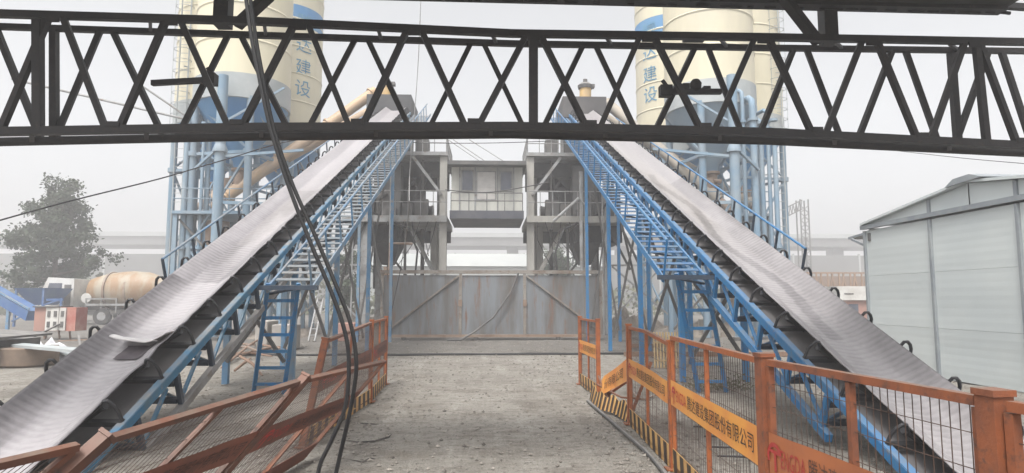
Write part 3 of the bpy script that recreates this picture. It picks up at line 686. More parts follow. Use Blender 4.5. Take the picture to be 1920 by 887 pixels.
silo(-13.0, 30.4, 1.9, 10.5, 'cream silo at the far left edge with caged ladder', False)
silo(-11.3, 34.8, 1.9, 10.5, 'cream silo with blue band and blue characters behind the left foremost silo', True, text=(569, [('腾', 68), ('达', 108), ('建', 148), ('设', 186)]))
silo(9.6, 27.0, 1.9, 10.55, 'cream silo with grey blue cone standing foremost on the right', False, cone_m=mat('grey_blue_cone_paint', (.20, .27, .33), (.13, .22, .31), .7, .6))
silo(12.95, 31.6, 1.9, 10.5, 'cream silo at the far right with caged ladder beside it', False)
silo(10.3, 35.4, 1.9, 10.5, 'cream silo with blue band and blue characters behind the right foremost silo', True, text=(1218, [('腾', 68), ('达', 108), ('建', 148), ('设', 186)]))
def caged_ladder(px, d, label):
    q = at(px, 560, d); T_ = thing('caged_ladder', label, 'ladder', (q.x, q.y, 0), 'caged ladders on the outer silos')
    r = MB()
    for s_ in (-.2, .2): r.tube([(q.x + s_, q.y, 0), (q.x + s_, q.y, 19)], .03, 6)
    r.build('rail', M_silog, T_)
    me = MB().tube([(-.2, 0, 0), (.2, 0, 0)], .014, 5).mesh('rung', M_silog)
    for i in range(46): inst('rung', me, T_, Matrix.Translation((q.x, q.y, .6 + .4 * i)))
    me = MB().tube([(.38 * math.cos(a), .32 * math.sin(a) - .15, 0) for a in [math.radians(40 - 260 * k / 12) for k in range(13)]], .016, 5).mesh('cage_hoop', M_silog)
    for i in range(20): inst('cage_hoop', me, T_, Matrix.Translation((q.x, q.y, 9.2 + .5 * i)))
    c = MB()
    for a in (-20, -90, -160): c.tube([(q.x + .38 * math.cos(math.radians(a)), q.y + .32 * math.sin(math.radians(a)) - .15, 9.2), (q.x + .38 * math.cos(math.radians(a)), q.y + .32 * math.sin(math.radians(a)) - .15, 18.8)], .012, 5)
    c.build('cage_bar', M_silog, T_)
    for z in (7.6, 12, 16): MB().bar((q.x, q.y, z), (q.x + (.9 if px < 900 else -.9), q.y + .9, z), .05).build('wall_bracket', M_silog, T_)
caged_ladder(322, 28.0, 'tall thin caged ladder against the leftmost silo'); caged_ladder(1473, 30.5, 'tall thin caged ladder against the rightmost silo')
def feed_pipes(pxs, d, side):
    names = ('first', 'second', 'third', 'fourth', 'fifth', 'sixth', 'seventh')
    for i, (px, rr, yt) in enumerate(pxs):
        q = at(px, 560, d + .25 * (i % 3)); zt = EYE + (562 - yt) / FPX * d; s_ = 1 if px < 900 else -1
        m = MB(); m.tube([(q.x, q.y, 0), (q.x, q.y, zt - .3), (q.x, q.y + .05, zt), (q.x + .03 * s_, q.y + .25, zt + .15), (q.x + .06 * s_, q.y + 1.2, zt + .2)], rr * .8, 10)
        T_ = thing('feed_pipe', 'pale blue vertical feed pipe, %s from the outer side, beside the %s silos' % (names[i], side), 'pipe', (q.x, q.y, 0), 'cement feed pipes beside the %s silos' % side)
        m.build('pipe', M_bluepale, T_)
        for z in (3.5, 8.6): MB().lathe([(rr + .04, z), (rr + .04, z + .1)], (q.x, q.y, 0), 10).build('flange', M_bluepale, T_)
        MB().rng(q.x - rr - .05, q.x + rr + .05, q.y - rr - .05, q.y + rr + .05, 0, .08).build('foot', M_greyd, T_)
feed_pipes([(336, .13, 210), (347, .10, 180), (357, .12, 205), (368, .09, 235), (378, .13, 170)], 25.5, 'left')
feed_pipes([(1464, .12, 240), (1452, .10, 200), (1438, .13, 215), (1424, .17, 180), (1405, .10, 160)], 25.0, 'right')
# big column tubes in front of the silos
for px, sd in ((400, 'left'), (1386, 'right')):
    q = at(px, 560, 24.2); T_ = thing('pipe_column', 'thick pale blue tube column standing before the foremost %s silo' % sd, 'column', (q.x, q.y, 0))
    MB().tube([(q.x, q.y, 0), (q.x, q.y, 10.2)], .19, 16).build('tube', M_bluepale, T_)
    for z in (7.15,): MB().lathe([(.27, z), (.27, z + .1), (.2, z + .3)], (q.x, q.y, 0), 16).build('collar', M_bluepale, T_)
    s_ = 1 if px < 900 else -1
    MB().bar((q.x + .2 * s_, q.y, 7.0), (q.x + 3.0 * s_, q.y + .6, 7.4), .1).build('strut', M_bluepale, T_); MB().bar((q.x - .2 * s_, q.y, 7.2), (q.x - 1.2 * s_, q.y + .6, 6.6), .1).build('strut', M_bluepale, T_)
    MB().bar((q.x + .2 * s_, q.y, 8.4), (q.x + 2.2 * s_, q.y + .5, 9.9), .08).build('strut', M_bluepale, T_); MB().bar((q.x + .2 * s_, q.y, 5.2), (q.x + 2.6 * s_, q.y + .5, 5.2), .12).build('strut', M_bluepale, T_)
    MB().rng(q.x - .35, q.x + .35, q.y - .35, q.y + .35, 0, .12).build('base_plate', M_greyd, T_)
# screw conveyors
def screw(p, q, r, m, label):
    p = V(p); q = V(q); T_ = thing('screw_conveyor', label, 'screw conveyor', (p.x, p.y, p.z), 'screw conveyors from the silos to the towers'); d = (q - p)
    MB().tube([p, q], r, 16).build('tube', m, T_)
    for u in (.02, .33, .66, .97):
        c = p + d * u; MB().tube([c - d.normalized() * .04, c + d.normalized() * .04], r + .07, 16).build('flange', m, T_)
    MB().tube([p - d.normalized() * .7, p - d.normalized() * .05], r * .75, 12).build('motor', M_brown, T_)
    c = p + d * .08; MB().tube([c, c + V((0, 0, .55))], r * .9, 12).build('inlet', M_brown, T_)
screw((-10.9, 26.5, 5.7), (-5.3, 29.0, 11.1), .24, M_tan, 'tan screw conveyor tube rising to the left tower, foremost of two')
screw((-12.2, 28.3, 5.9), (-5.0, 29.9, 10.8), .24, M_tan, 'tan screw conveyor tube rising to the left tower, rear of two')
screw((9.7, 26.5, 5.7), (5.4, 29.0, 10.7), .24, M_tang, 'dusty screw conveyor tube rising to the right tower, foremost of two')
screw((12.1, 29.0, 5.9), (5.2, 29.9, 10.4), .24, M_tang, 'dusty screw conveyor tube rising to the right tower, rear of two')
for sg, sd in ((-1, 'left'), (1, 'right')):
    cx = -10.4 if sg < 0 else 9.4
    T_ = thing('service_platform', 'blue steel service platform under the %s silo outlets' % sd, 'platform', (cx, 27, 0))
    MB().rng(cx - 2.2, cx + 2.2, 25.6, 29.2, 4.9, 5.02).build('deck', M_bluepale, T_)
    r = MB(); railing(r, [(cx - 2.2, 25.65), (cx + 2.2, 25.65)], 5.02, .9, .7); r.build('railing', M_bluepale, T_)
    for dx in (-2.1, 2.1):
        for yy in (25.75, 29.0): MB().rng(cx + dx - .08, cx + dx + .08, yy - .08, yy + .08, 0, 4.89).build('leg', M_bluepale, T_)
    MB().bar((cx - 2.0, 25.75, .3), (cx + 2.0, 25.75, 4.7), .08).build('brace', M_greyd, T_); MB().bar((cx + 2.0, 25.84, .3), (cx - 2.0, 25.84, 4.7), .08).build('brace', M_greyd, T_)
    q = MB(); q.lathe([(.3, 3.2), (.55, 3.9), (.55, 4.7)], (cx + .9 * sg, 26.6, 0), 14); q.tube([(cx + .9 * sg, 26.6, .1), (cx + .9 * sg, 26.6, 3.2)], .2, 10); q.build('dust_filter', M_brown, T_)

# ------------------------------------------------------------------ overhead truss and roof
def truss():
    T_ = thing('lattice_truss', 'black steel lattice truss spanning the whole view overhead', 'truss', at(960, 150, 6.0))
    dep = lambda px: 5.72 + .00033 * px
    up = V((0, 0, 1)); ks = [-260, 0, 240, 480, 720, 960, 1200, 1440, 1680, 1920, 2180]
    ip = lambda px, tab: next(a[1] + (b_[1] - a[1]) * (px - a[0]) / (b_[0] - a[0]) for a, b_ in zip(tab, tab[1:]) if px <= b_[0] or b_ is tab[-1])
    yt = [(-260, 18), (0, 26), (480, 40), (960, 63), (1440, 70), (1920, 79), (2200, 90)]
    y2 = [(-260, 44), (0, 50), (480, 66), (960, 82), (1440, 90), (1920, 96), (2200, 106)]
    yb = [(-260, 262), (0, 247), (480, 239), (960, 237), (1440, 248), (1920, 273), (2200, 294)]
    yc = [(-260, 284), (0, 266), (480, 256), (960, 252), (1440, 264), (1920, 287), (2200, 306)]
    f = lambda px: at(px, ip(px, yt), dep(px)); g2 = lambda px: at(px, ip(px, y2), dep(px) + .42)
    bo = lambda px: at(px, ip(px, yb), dep(px) + .05); bk = lambda px: at(px, ip(px, yc), dep(px) + .34)
    def chord(fn, name, w, h, kk):
        m = MB()
        for a, b_ in zip(ks, ks[1:]): 
            A, B = fn(a), fn(b_); d = (B - A).normalized() * .004; m.bar(A - d, B + d, w, h)
        m.build(name, M_truss, T_)
    chord(f, 'front_top_chord', .06, .066, 0); chord(g2, 'rear_top_chord', .055, .056, 0); chord(bo, 'front_bottom_chord', .07, .075, 0)
    m = MB(); m.tube([bk(k) for k in ks], .044, 10); m.build('rear_bottom_chord', M_truss, T_)
    fn_ = [-120, 105, 325, 565, 777, 1000, 1213, 1428, 1630, 1822, 2005]
    for a, b_ in zip(fn_, fn_[1:]):
        bot = (a + b_) / 2 + (6 if a > 900 else -4); w_ = .054
        for tpx, s_ in ((a + 14, -12), (b_ - 14, 12)):
            m = MB(); m.bar(f(tpx) + V((0, 0, -.02)), bo(bot + s_), w_, w_); m.build('front_diagonal', M_truss, T_)
    rn = [-20, 200, 440, 678, 895, 1105, 1315, 1500, 1685, 1865, 2040]
    for a, b_ in zip(rn, rn[1:]):
        bot = (a + b_) / 2; w_ = .052
        for tpx, s_ in ((a + 13, -12), (b_ - 13, 12)):
            m = MB(); m.bar(g2(tpx) + V((0, 0, -.02)), bk(bot + s_), w_, w_); m.build('rear_diagonal', M_truss, T_)
    for px, w_ in ((1000, .085), (72, .075), (1830, .06)):
        MB().bar(f(px) + V((0, 0, -.05)), bo(px + (0 if px < 1500 else 20)), w_, w_).build('front_vertical', M_truss, T_)
    for px, w_ in ((102, .065), (1783, .065)):
        MB().bar(g2(px) + V((0, 0, -.03)), bk(px + (0 if px < 1500 else 14)), w_, w_).build('rear_vertical', M_truss, T_)
    for i, a in enumerate(fn_[1:-1]):
        q = f(a); MB().box((q.x, q.y - .034, q.z - .05), (.12, .008, .06)).build('gusset_plate', M_truss, T_)
        q = bo((a + fn_[i + 2]) / 2); MB().box((q.x, q.y - .039, q.z + .045), (.12, .008, .05)).build('gusset_plate', M_truss, T_)
    for px in range(60, 2000, 215):
        MB().bar(f(px + 4) + V((0, .03, -.02)), g2(px + 10) + V((0, -.03, 0)), .03).build('top_batten', M_truss, T_); MB().bar(bo(px) + V((0, 0, -.02)), bk(px), .04).build('bottom_batten', M_truss, T_)
    return f, g2
tf, tg = truss()
def canopy():
    A = at(700, -16, 6.05); B = at(1893, 14, 6.35); d = (B - A); n = d.normalized()
    T_ = thing('overhead_canopy', 'dark underside of a steel canopy above the truss', 'canopy', A.lerp(B, .5))
    L_ = A - n * 5.2; R_ = B.copy(); bkv = V((0, -1, 0)) * 1.7
    MB().prism([L_ + V((0, 0, .02)), R_ + V((0, 0, .02)), R_ + V((0, 0, .14)), L_ + V((0, 0, .14))], bkv).build('sheet', M_roofdark, T_)
    MB().bar(L_ + V((0, .08, .05)), R_ + V((0, .08, .05)), .15, .13).build('edge_beam', M_truss, T_)
    m = MB()
    for i in range(60):
        q = A.lerp(B, rnd.random()); m.bar(q + V((0, .09, -.01)), q + V((rnd.uniform(.03, .14), .09, -.012 - rnd.random() * .012)), .02, .03)
    o = m.build('ragged_edge', M_roofdark, T_); o['kind'] = 'stuff'; 0
    for x in range(2): MB().rng(L_.x, R_.x, L_.y - .7 - .75 * x - .05, L_.y - .7 - .75 * x + .05, min(L_.z, R_.z) - .14, min(L_.z, R_.z) - .03).build('purlin', M_truss, T_)
    for px in (1574, 401):
        a = tf(px) + V((0, .2, .02)); zt = a.z + (1.05 if px < 900 else .45); MB().bar(a, V((a.x, a.y, zt)), .14, .14).build('hanger', M_truss, T_)
    a = tf(1552); MB().bar(a + V((0, .18, .03)), at(1468, -6, 6.2), .1, .07).build('hanger_brace', M_truss, T_)
    a = tf(430); MB().bar(a + V((0, .18, .03)), at(505, -8, 5.9), .1, .07).build('hanger_brace', M_truss, T_)
    for px in (1480, 1600, 120):  # legs of the canopy stand outside the view
        pass
    for x in (L_.x + .3, R_.x + 1.6): MB().rng(x - .1, x + .1, L_.y - 1.6, L_.y - 1.4, 0, L_.z).build('leg', M_truss, T_)
    MB().bar(B + V((.0, .05, .04)), at(2100, 26, 6.4), .06, .06).build('edge_bar', M_truss, T_)
canopy()
# brackets with lamps on the truss
def bracket(px0, py0, px1, py1, d, label, lamp):
    A = at(px0, py0, d); B = at(px1, py1, d); T_ = thing('lamp_bracket', label, 'bracket', A)
    MB().bar(A, B, .05, .05).build('bar', M_truss, T_)
    m = MB(); m.rng(B.x - .05, B.x + .07, B.y - .05, B.y + .05, B.z - .05, B.z + .06); m.tube([B + V((.03, 0, .05)), B + V((-.02, 0, .12))], .02, 6); m.build('clamp', M_truss, T_)
    if lamp:
        q = A.lerp(B, .48); m = MB(); m.lathe([(.03, -.02), (.055, 0), (.06, .06), (.035, .10), (.01, .105)], q + V((.02, 0, .025)), 12); m.build('lamp_head', M_truss, T_)
        m = MB(); m.rng(q.x - .12, q.x - .05, q.y - .03, q.y + .03, q.z + .025, q.z + .08); m.rng(q.x + .09, q.x + .16, q.y - .04, q.y + .04, q.z + .025, q.z + .05); m.build('lamp_gear', M_truss, T_)
bracket(285, 156, 392, 150, 6.05, 'flat black bar with a clamp on the left of the truss', False)
bracket(1352, 172, 1246, 172, 6.3, 'black bracket carrying a round lamp inside the truss', True)
m = MB(); q = tg(1302) + V((0, -.02, .055)); m.rng(q.x - .12, q.x + .1, q.y - .05, q.y + .05, q.z, q.z + .035); m.tube([q + V((.02, 0, .03)), q + V((.14, 0, .05))], .014, 6); m.rng(q.x - .08, q.x - .02, q.y - .03, q.y + .03, q.z + .035, q.z + .06); tag(m.build('cable_clip', M_truss), 'small black clip lying on the rear top chord of the truss', 'clip')

# ------------------------------------------------------------------ hanging cables and wires
def spline(pts, n=8):
    out = []; P = [V(p) for p in pts]
    for i in range(len(P) - 1):
        a = P[max(i - 1, 0)]; b_ = P[i]; c = P[i + 1]; d = P[min(i + 2, len(P) - 1)]
        for k in range(n):
            t = k / n; out.append(.5 * ((2 * b_) + (c - a) * t + (2 * a - 5 * b_ + 4 * c - d) * t * t + (3 * b_ - a - 3 * c + d) * t ** 3))
    return out + [P[-1]]
def cable(pts, r, name, label, cat, group=None, m=None):
    return tag(MB().tube(spline(pts), r, 8).build(name, m or M_cable), label, cat, group)
D = 3.6
cable([at(450, -90, D), at(470, 60, D), at(487, 150, D), at(507, 240, D), at(538, 340, D), at(580, 450, D), at(622, 550, D), at(646, 620, D), at(654, 680, D), at(648, 760, D), at(622, 825, D), at(600, 872, D), at(590, 930, D), at(575, 1010, 3.7), V((-1.3, 3.4, .02)), V((-1.9, 3.2, .015))], .0118, 'hanging_cable', 'black cable hanging from above, the one curving out left at the bottom', 'cable', 'black cables hanging before the truss')
D = 3.66
cable([at(458, -90, D), at(478, 60, D), at(494, 150, D), at(513, 240, D), at(546, 340, D), at(590, 440, D), at(632, 540, D), at(658, 610, D), at(668, 680, D), at(662, 740, D), at(650, 800, D), at(636, 860, D), at(624, 920, D), at(612, 1010, 3.7), V((-1.15, 3.5, .02)), V((-1.6, 3.3, .015))], .0118, 'hanging_cable', 'black cable hanging from above, the one bowing furthest right', 'cable', 'black cables hanging before the truss')
cable([at(-60, 430, 9), at(120, 380, 10), at(300, 335, 11.5), at(420, 300, 12.5), at(560, 262, 14), at(700, 258, 16), at(780, 262, 18)], .012, 'overhead_wire', 'thin black wire rising from the left edge to the truss', 'wire')
cable([at(690, 262, 21), at(800, 268, 22), at(930, 268, 22), at(1040, 264, 22)], .014, 'overhead_wire', 'thin wire stretched above the control cabin roof', 'wire')
cable([at(835, 356, 26.8), at(890, 361, 26.8), at(940, 358, 26.8), at(1030, 342, 26.8)], .022, 'overhead_wire', 'thin wire sagging across the front of the control cabin', 'wire')
cable([at(790, -30, 10), at(785, 100, 10), at(776, 230, 10), at(768, 330, 10.2), at(764, 420, 10.4), at(752, 500, 23.0)], .007, 'overhead_wire', 'thin cord hanging straight down past the truss left of the cabin', 'wire', m=M_grey)
cable([at(1640, 278, 24), at(1800, 296, 20), at(1960, 310, 16)], .010, 'overhead_wire', 'thin wire running down to the right above the pale shed', 'wire')
for i, (a, b_, lb) in enumerate((((840, 262), (905, 306), 'steeper stay wire, leftmost of three above the cabin roof'), ((850, 262), (915, 306), 'middle stay wire of three above the cabin roof'), ((880, 262), (950, 306), 'stay wire farthest right of three above the cabin roof'))):
    cable([at(*a, 30.5), at(*b_, 29)], .02, 'stay_wire', lb, 'wire', 'stay wires above the cabin', M_grey)
cable([at(22, 148, 26), at(350, 224, 27)], .05, 'guy_pole', 'long thin slanting pole reaching from the leftmost silo', 'pole', None, M_grey)
cable([at(250, 150, 26.5), at(345, 215, 27)], .04, 'guy_pole', 'short steep slanting pole beside the caged ladder', 'pole', None, M_grey)

# ------------------------------------------------------------------ guard fences
TXR = text_mesh('ENGDA', .15); TXC = text_mesh('腾达建设集团股份有限公司', .135)
def fence(A, B, At, Bt, label, mo, mb_, mtx, mtx2, posts='AB', text=True, stripes=True, wires=True, top=True, bent=0.0, plate=True, mid=True, txt_dir=1, mesh_u=1.0, postw=.06, cls=None, ban=True):
    """A, B = foot points, At, Bt = top points; u runs A -> B, v runs from foot to top (0..1.2 m)"""
    A, B, At, Bt = V(A), V(B), V(At), V(Bt); T_ = thing('guard_fence', label, 'fence', A.lerp(B, .5), 'orange guard fence panels along the road')
    Lh = ((B - A).length + (Bt - At).length) / 2; HH = 1.2
    nrm = (B - A).cross(At - A).normalized()
    if nrm.dot(V((0, 0, EYE)) - A) < 0: nrm = -nrm
    def P(u, v, w=0.0):
        k = v / HH; q = A.lerp(B, u).lerp(At.lerp(Bt, u), k)
        if bent: q = q - V((0, 0, bent * max(0, u - .5) * 2 * k ** 2))
        return q + nrm * w
    ex = (P(1, .6) - P(0, .6)).normalized()
    for k, nm in (('A', 0), ('B', 1)):
        if k in posts:
            p0 = P(nm, -.05); p1 = P(nm, 1.185); m = MB().bar(p0, p1, postw, postw, ex).build('post', mo, T_)
            dv_ = (p1 - p0).normalized(); MB().bar(p1 + dv_ * .001, p1 + dv_ * .022, postw + .012, postw + .012, ex).build('post_cap', mo, m)
            q = P(nm, 0); MB().box((q.x, q.y, .006), (.14, .14, .012)).build('foot_plate', mo, m)
    e0, e1 = .045 / Lh + .01, 1 - .045 / Lh - .01
    fr = MB(); t_ = .034
    if top: fr.bar(P(e0, 1.16), P(.5, 1.16), t_, .04, nrm); fr.bar(P(.5, 1.16), P(e1, 1.16), t_, .04, nrm)
    fr.bar(P(e0, .05), P(e1, .05), t_, .04, nrm); fr.bar(P(e0, .072), P(e0, 1.138), .03, t_, nrm); fr.bar(P(e1, .072), P(e1, 1.138), .03, t_, nrm); fr.build('frame', mo, T_)
    if mid: MB().bar(P(.5, .072), P(.5, 1.138), .028, .03, nrm).build('mid_bar', mo, T_)
    if wires:
        w = MB(); n = int(Lh / .047)
        for i in range(1, n):
            u = e0 + (e1 - e0) * i / n
            if u > mesh_u: break
            w.bar(P(u, .07, -.006), P(u + rnd.uniform(-.003, .003), .6, -.006 + rnd.uniform(-.006, .006)), .0028); w.bar(P(u, .6, -.006), P(u, 1.15, -.006), .0028)
        for k in range(1, 9): v = .07 + .122 * k; w.bar(P(e0, v, -.002), P(.5, v + rnd.uniform(-.008, .008), -.002 + rnd.uniform(-.01, .01)), .0028); w.bar(P(.5, v, -.002), P(min(e1, mesh_u), v, -.002), .0028)
        w.build('wire_mesh', M_wire, T_)
    if ban:
        N = 12; m = MB(); vv = []
        for i in range(N + 1):
            u = e0 + (e1 - e0) * i / N; wv = .022 + .010 * noise.noise(V((u * 5, A.y, 0)))
            vv += [P(u, .575, wv), P(u, .79, wv)]
        m.add(vv, [(2 * i, 2 * i + 1, 2 * i + 3, 2 * i + 2) for i in range(N)]); m.add([p - nrm * .004 for p in vv], [(2 * i + 2, 2 * i + 3, 2 * i + 1, 2 * i) for i in range(N)])
        bn = m.build('banner', mb_, T_)
        if text:
            def lay(tx, u0, u1, v0, v1, mm, nm):
                vs_, fs_, w_, h_ = tx; q = []
                for v in vs_:
                    uu = u0 + (u1 - u0) * v.x / w_; 
                    if txt_dir < 0: uu = 1 - uu
                    wv = .026 + .010 * noise.noise(V((uu * 5, A.y, 0))); q.append(P(uu, v0 + (v1 - v0) * v.y / h_, wv))
                MB().add(q, fs_).build(nm, mm, bn)
            lay(TXR, .125, .27, .632, .725, mtx2, 'red_lettering'); lay(TXC, .285, .93, .628, .738, mtx, 'black_lettering')
            # emblem: arched T
            em = MB(); sgn = 1 if txt_dir > 0 else -1
            def E(a, b_): 
                uu = .085 + a / Lh
                if sgn < 0: uu = 1 - uu
                return P(uu, .67 + b_, .028 + .010 * noise.noise(V((uu * 5, A.y, 0))))
            arc = [(.075 * math.cos(a), .075 * math.sin(a) + .005) for a in [math.radians(205 - 235 * k / 10) for k in range(11)]]
            for (a, b_), (c, d) in zip(arc[:8], arc[1:9]): em.quad(E(a * .72, b_ * .72), E(c * .72, d * .72), E(c, d), E(a, b_))
            em.quad(E(-.045, .022), E(.055, .022), E(.055, .04), E(-.045, .04)); em.quad(E(-.005, -.07), E(.018, -.07), E(.018, .022), E(-.005, .022)); em.build('emblem', mtx2, bn)
    if plate:
        pl = MB(); pl.add([P(e0, .0, .02), P(e1, .0, .02), P(e1, .2, .02), P(e0, .2, .02), P(e0, .0, .016), P(e1, .0, .016), P(e1, .2, .016), P(e0, .2, .016)], [(0, 1, 2, 3), (7, 6, 5, 4), (3, 2, 6, 7)]); pl = pl.build('kick_plate', M_plate if stripes else mb_, T_)
        if stripes:
            st = MB(); n = max(2, int(Lh / .25))
            for i in range(n):
                u0 = e0 + (e1 - e0) * (i + .1) / n; du = (e1 - e0) * .52 / n
                st.quad(P(u0 + du * .25, .002, .023), P(u0 + du * 1.25, .002, .023), P(u0 + du, .198, .023), P(u0, .198, .023))
            st.build('stripe_marking', M_black, pl)
    return T_, P
up = V((0, 0, 1.2))
def lean(dx, dy, h=1.2): return V((dx, dy, math.sqrt(max(.01, h * h - dx * dx - dy * dy))))
R = [V((1.63, 11.6, 0)), V((1.69, 10.03, 0)), V((1.71, 7.89, 0)), V((1.64, 5.81, 0)), gnd(1432, 664, 1.2) - up, gnd(1862, 733, 1.2) - up]
R.append(R[5] + (R[5] - R[4]).normalized() * 1.55 + V((.1, 0, 0)))
OR = (M_orange, M_banner, M_black, M_redp)
fence(R[0], R[1], R[0] + up, R[1] + up, 'orange guard fence panel farthest along the right road edge, wires thinned out', *OR)
_, P2 = fence(R[1] + V((.0, -.12, 0)), R[2] + V((0, .03, 0)), R[1] + V((.45, -.8, .45)), R[2] + V((.32, .1, .78)), 'crushed orange guard fence panel with buckled striped base', *OR, posts='', wires=False, text=False, ban=False, top=False, mid=False, stripes=True, plate=False)
# loose banner and buckled kick plate of the crushed panel
T_ = thing('loose_banner', 'torn yellow banner strip twisted across the broken fence gap', 'banner', R[1] + V((0, -1, .5)), None)
ba = [at(1126, 730, 9.6), at(1133, 705, 9.4), at(1155, 690, 8.8), at(1181, 668, 7.95)]; bl = [at(1124, 722, 9.7), at(1130, 740, 9.3), at(1155, 726, 8.8), at(1181, 712, 7.95)]
m = MB(); m.add(ba + bl, [(i, i + 1, i + 5, i + 4) for i in range(3)]); o = m.build('strip', M_banner, T_); o.modifiers.new('thickness', 'SOLIDIFY').thickness = .004
tx = text_mesh('份有限公司', .2); m = MB()
def bmap(a, b_):  # a 0..1 along, b 0..1 up
    k = a * 2.0; i = min(1, int(k)); f_ = k - i; lo = bl[1 + i].lerp(bl[2 + i], f_); hi = ba[1 + i].lerp(ba[2 + i], f_); return lo.lerp(hi, b_) + V((-.012, -.012, 0))
m.add([bmap(.06 + .72 * v.x / tx[2], .25 + .5 * v.y / tx[3]) for v in tx[0]], tx[1]); m.build('lettering', M_black, T_)
T_ = thing('buckled_plate', 'buckled black striped kick plate lying bowed out into the road', 'plate', R[1] + V((-.1, -1, 0)), None)
ct = spline([gnd(1106, 748, .0), gnd(1122, 766, .03), gnd(1150, 775, .02), gnd(1172, 790, .0)], 8); m = MB(); st = MB(); n = len(ct)
tp = [c + V((.06, .05, .19 + .03 * math.sin(i))) for i, c in enumerate(ct)]
m.add(ct + tp, [(i, i + 1, n + i + 1, n + i) for i in range(n - 1)]); o = m.build('plate', M_plate, T_); o.modifiers.new('thickness', 'SOLIDIFY').thickness = .004
for i in range(0, n - 1, 2):
    of = V((-.008, -.01, .003)); st.quad(ct[i] + of, ct[i + 1] + of, tp[i + 1] + of, tp[i] + of)
st.build('stripe_marking', M_black, o)
m = MB(); a = at(1122, 705, 9.7); m.tube([a, at(1150, 770, 8.9)], .016, 6); m.tube([at(1118, 720, 9.8), at(1165, 745, 8.5), at(1200, 748, 8.2)], .014, 6); m.add([at(1122, 716, 9.7), at(1146, 712, 9.3), at(1146, 738, 9.2), at(1140, 755, 9.1)], [(0, 1, 2, 3)]); m.build('bent_frame', M_orange_shade, T_)
fence(R[2], R[3], R[2] + up, R[3] + up, 'orange guard fence panel with bent top rail beside the broken gap', *OR, posts='AB', bent=.07)
fence(R[3], R[4], R[3] + up, R[4] + up, 'orange guard fence panel with fully legible banner before the conveyor ladder', *OR, posts='', postw=.075)
ORshade = (M_orange_shade, mat('shaded_orange_banner', (.36, .12, .045), (.27, .09, .04), 2.2, .5), mat('shaded_black_print', (.07, .03, .02), (.11, .045, .03), 5, .6), mat('shaded_red_print', (.36, .03, .025), (.28, .04, .03), 5, .6))  # nearest right panels: banner and prints also darkened to stand for canopy shade
fence(R[4], R[5], R[4] + up, R[5] + up, 'brownish orange guard fence panel nearest the camera on the right', *ORshade, posts='AB', postw=.075)
fence(R[5], R[6], R[5] + up, R[6] + up, 'rusty guard fence panel cut off by the right edge of the view', *ORshade, posts='', text=False)
# left row
OL = (M_orange, M_bannerd, M_bannertext, M_redp); OLshade = (mat('rusty_shaded_brown_paint', (.155, .052, .027), (.09, .04, .027), 3, .6, c3=(.04, .03, .026), dust=(.15, .105, .08)), M_bannerd, M_bannertext, M_redp)  # the brown set: rust colour deepened with painted-in canopy shade
Lp = [V((-1.86, 11.72, 0)), V((-1.76, 9.73, 0)), gnd(566, 838, 0)]
fence(Lp[1], Lp[0], Lp[1] + up, Lp[0] + up, 'upright orange guard fence panel farthest along the left road edge', *OL, text=True)
fence(Lp[2], Lp[1], at(611, 634, 6.75), Lp[1] + up, 'orange guard fence panel with leaning brown post before the blue ladder', M_orange_shade, M_bannerd, M_bannertext, M_redp, posts='A', postw=.065)
Pe = V((-2.0, 4.1, 0)); Pt = at(575, 705, 4.95); TR = at(729, 672, 7.2); BR = V((-1.74, 6.3, 0.02))
fence(Pe, BR, Pt, TR, 'fallen orange guard fence panel leaning over the left road edge', M_orange_shade, M_bannerd, M_bannertext, M_redp, posts='', text=True, plate=True, stripes=False)
Q0 = V((-2.5, 2.5, 0)); Qt = at(203, 815, 3.2)
fence(Q0, Pe, Qt, Pt, 'brown collapsing guard fence panel at the lower left with leaning posts', *OLshade, posts='AB', postw=.06, text=True, stripes=False)
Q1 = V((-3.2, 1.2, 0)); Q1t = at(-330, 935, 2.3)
fence(Q1, Q0 + V((-.03, -.05, 0)), Q1t, Qt + V((-.03, -.05, 0)), 'brown guard fence panel cut off by the lower left corner', *OLshade, posts='', text=False, stripes=False)

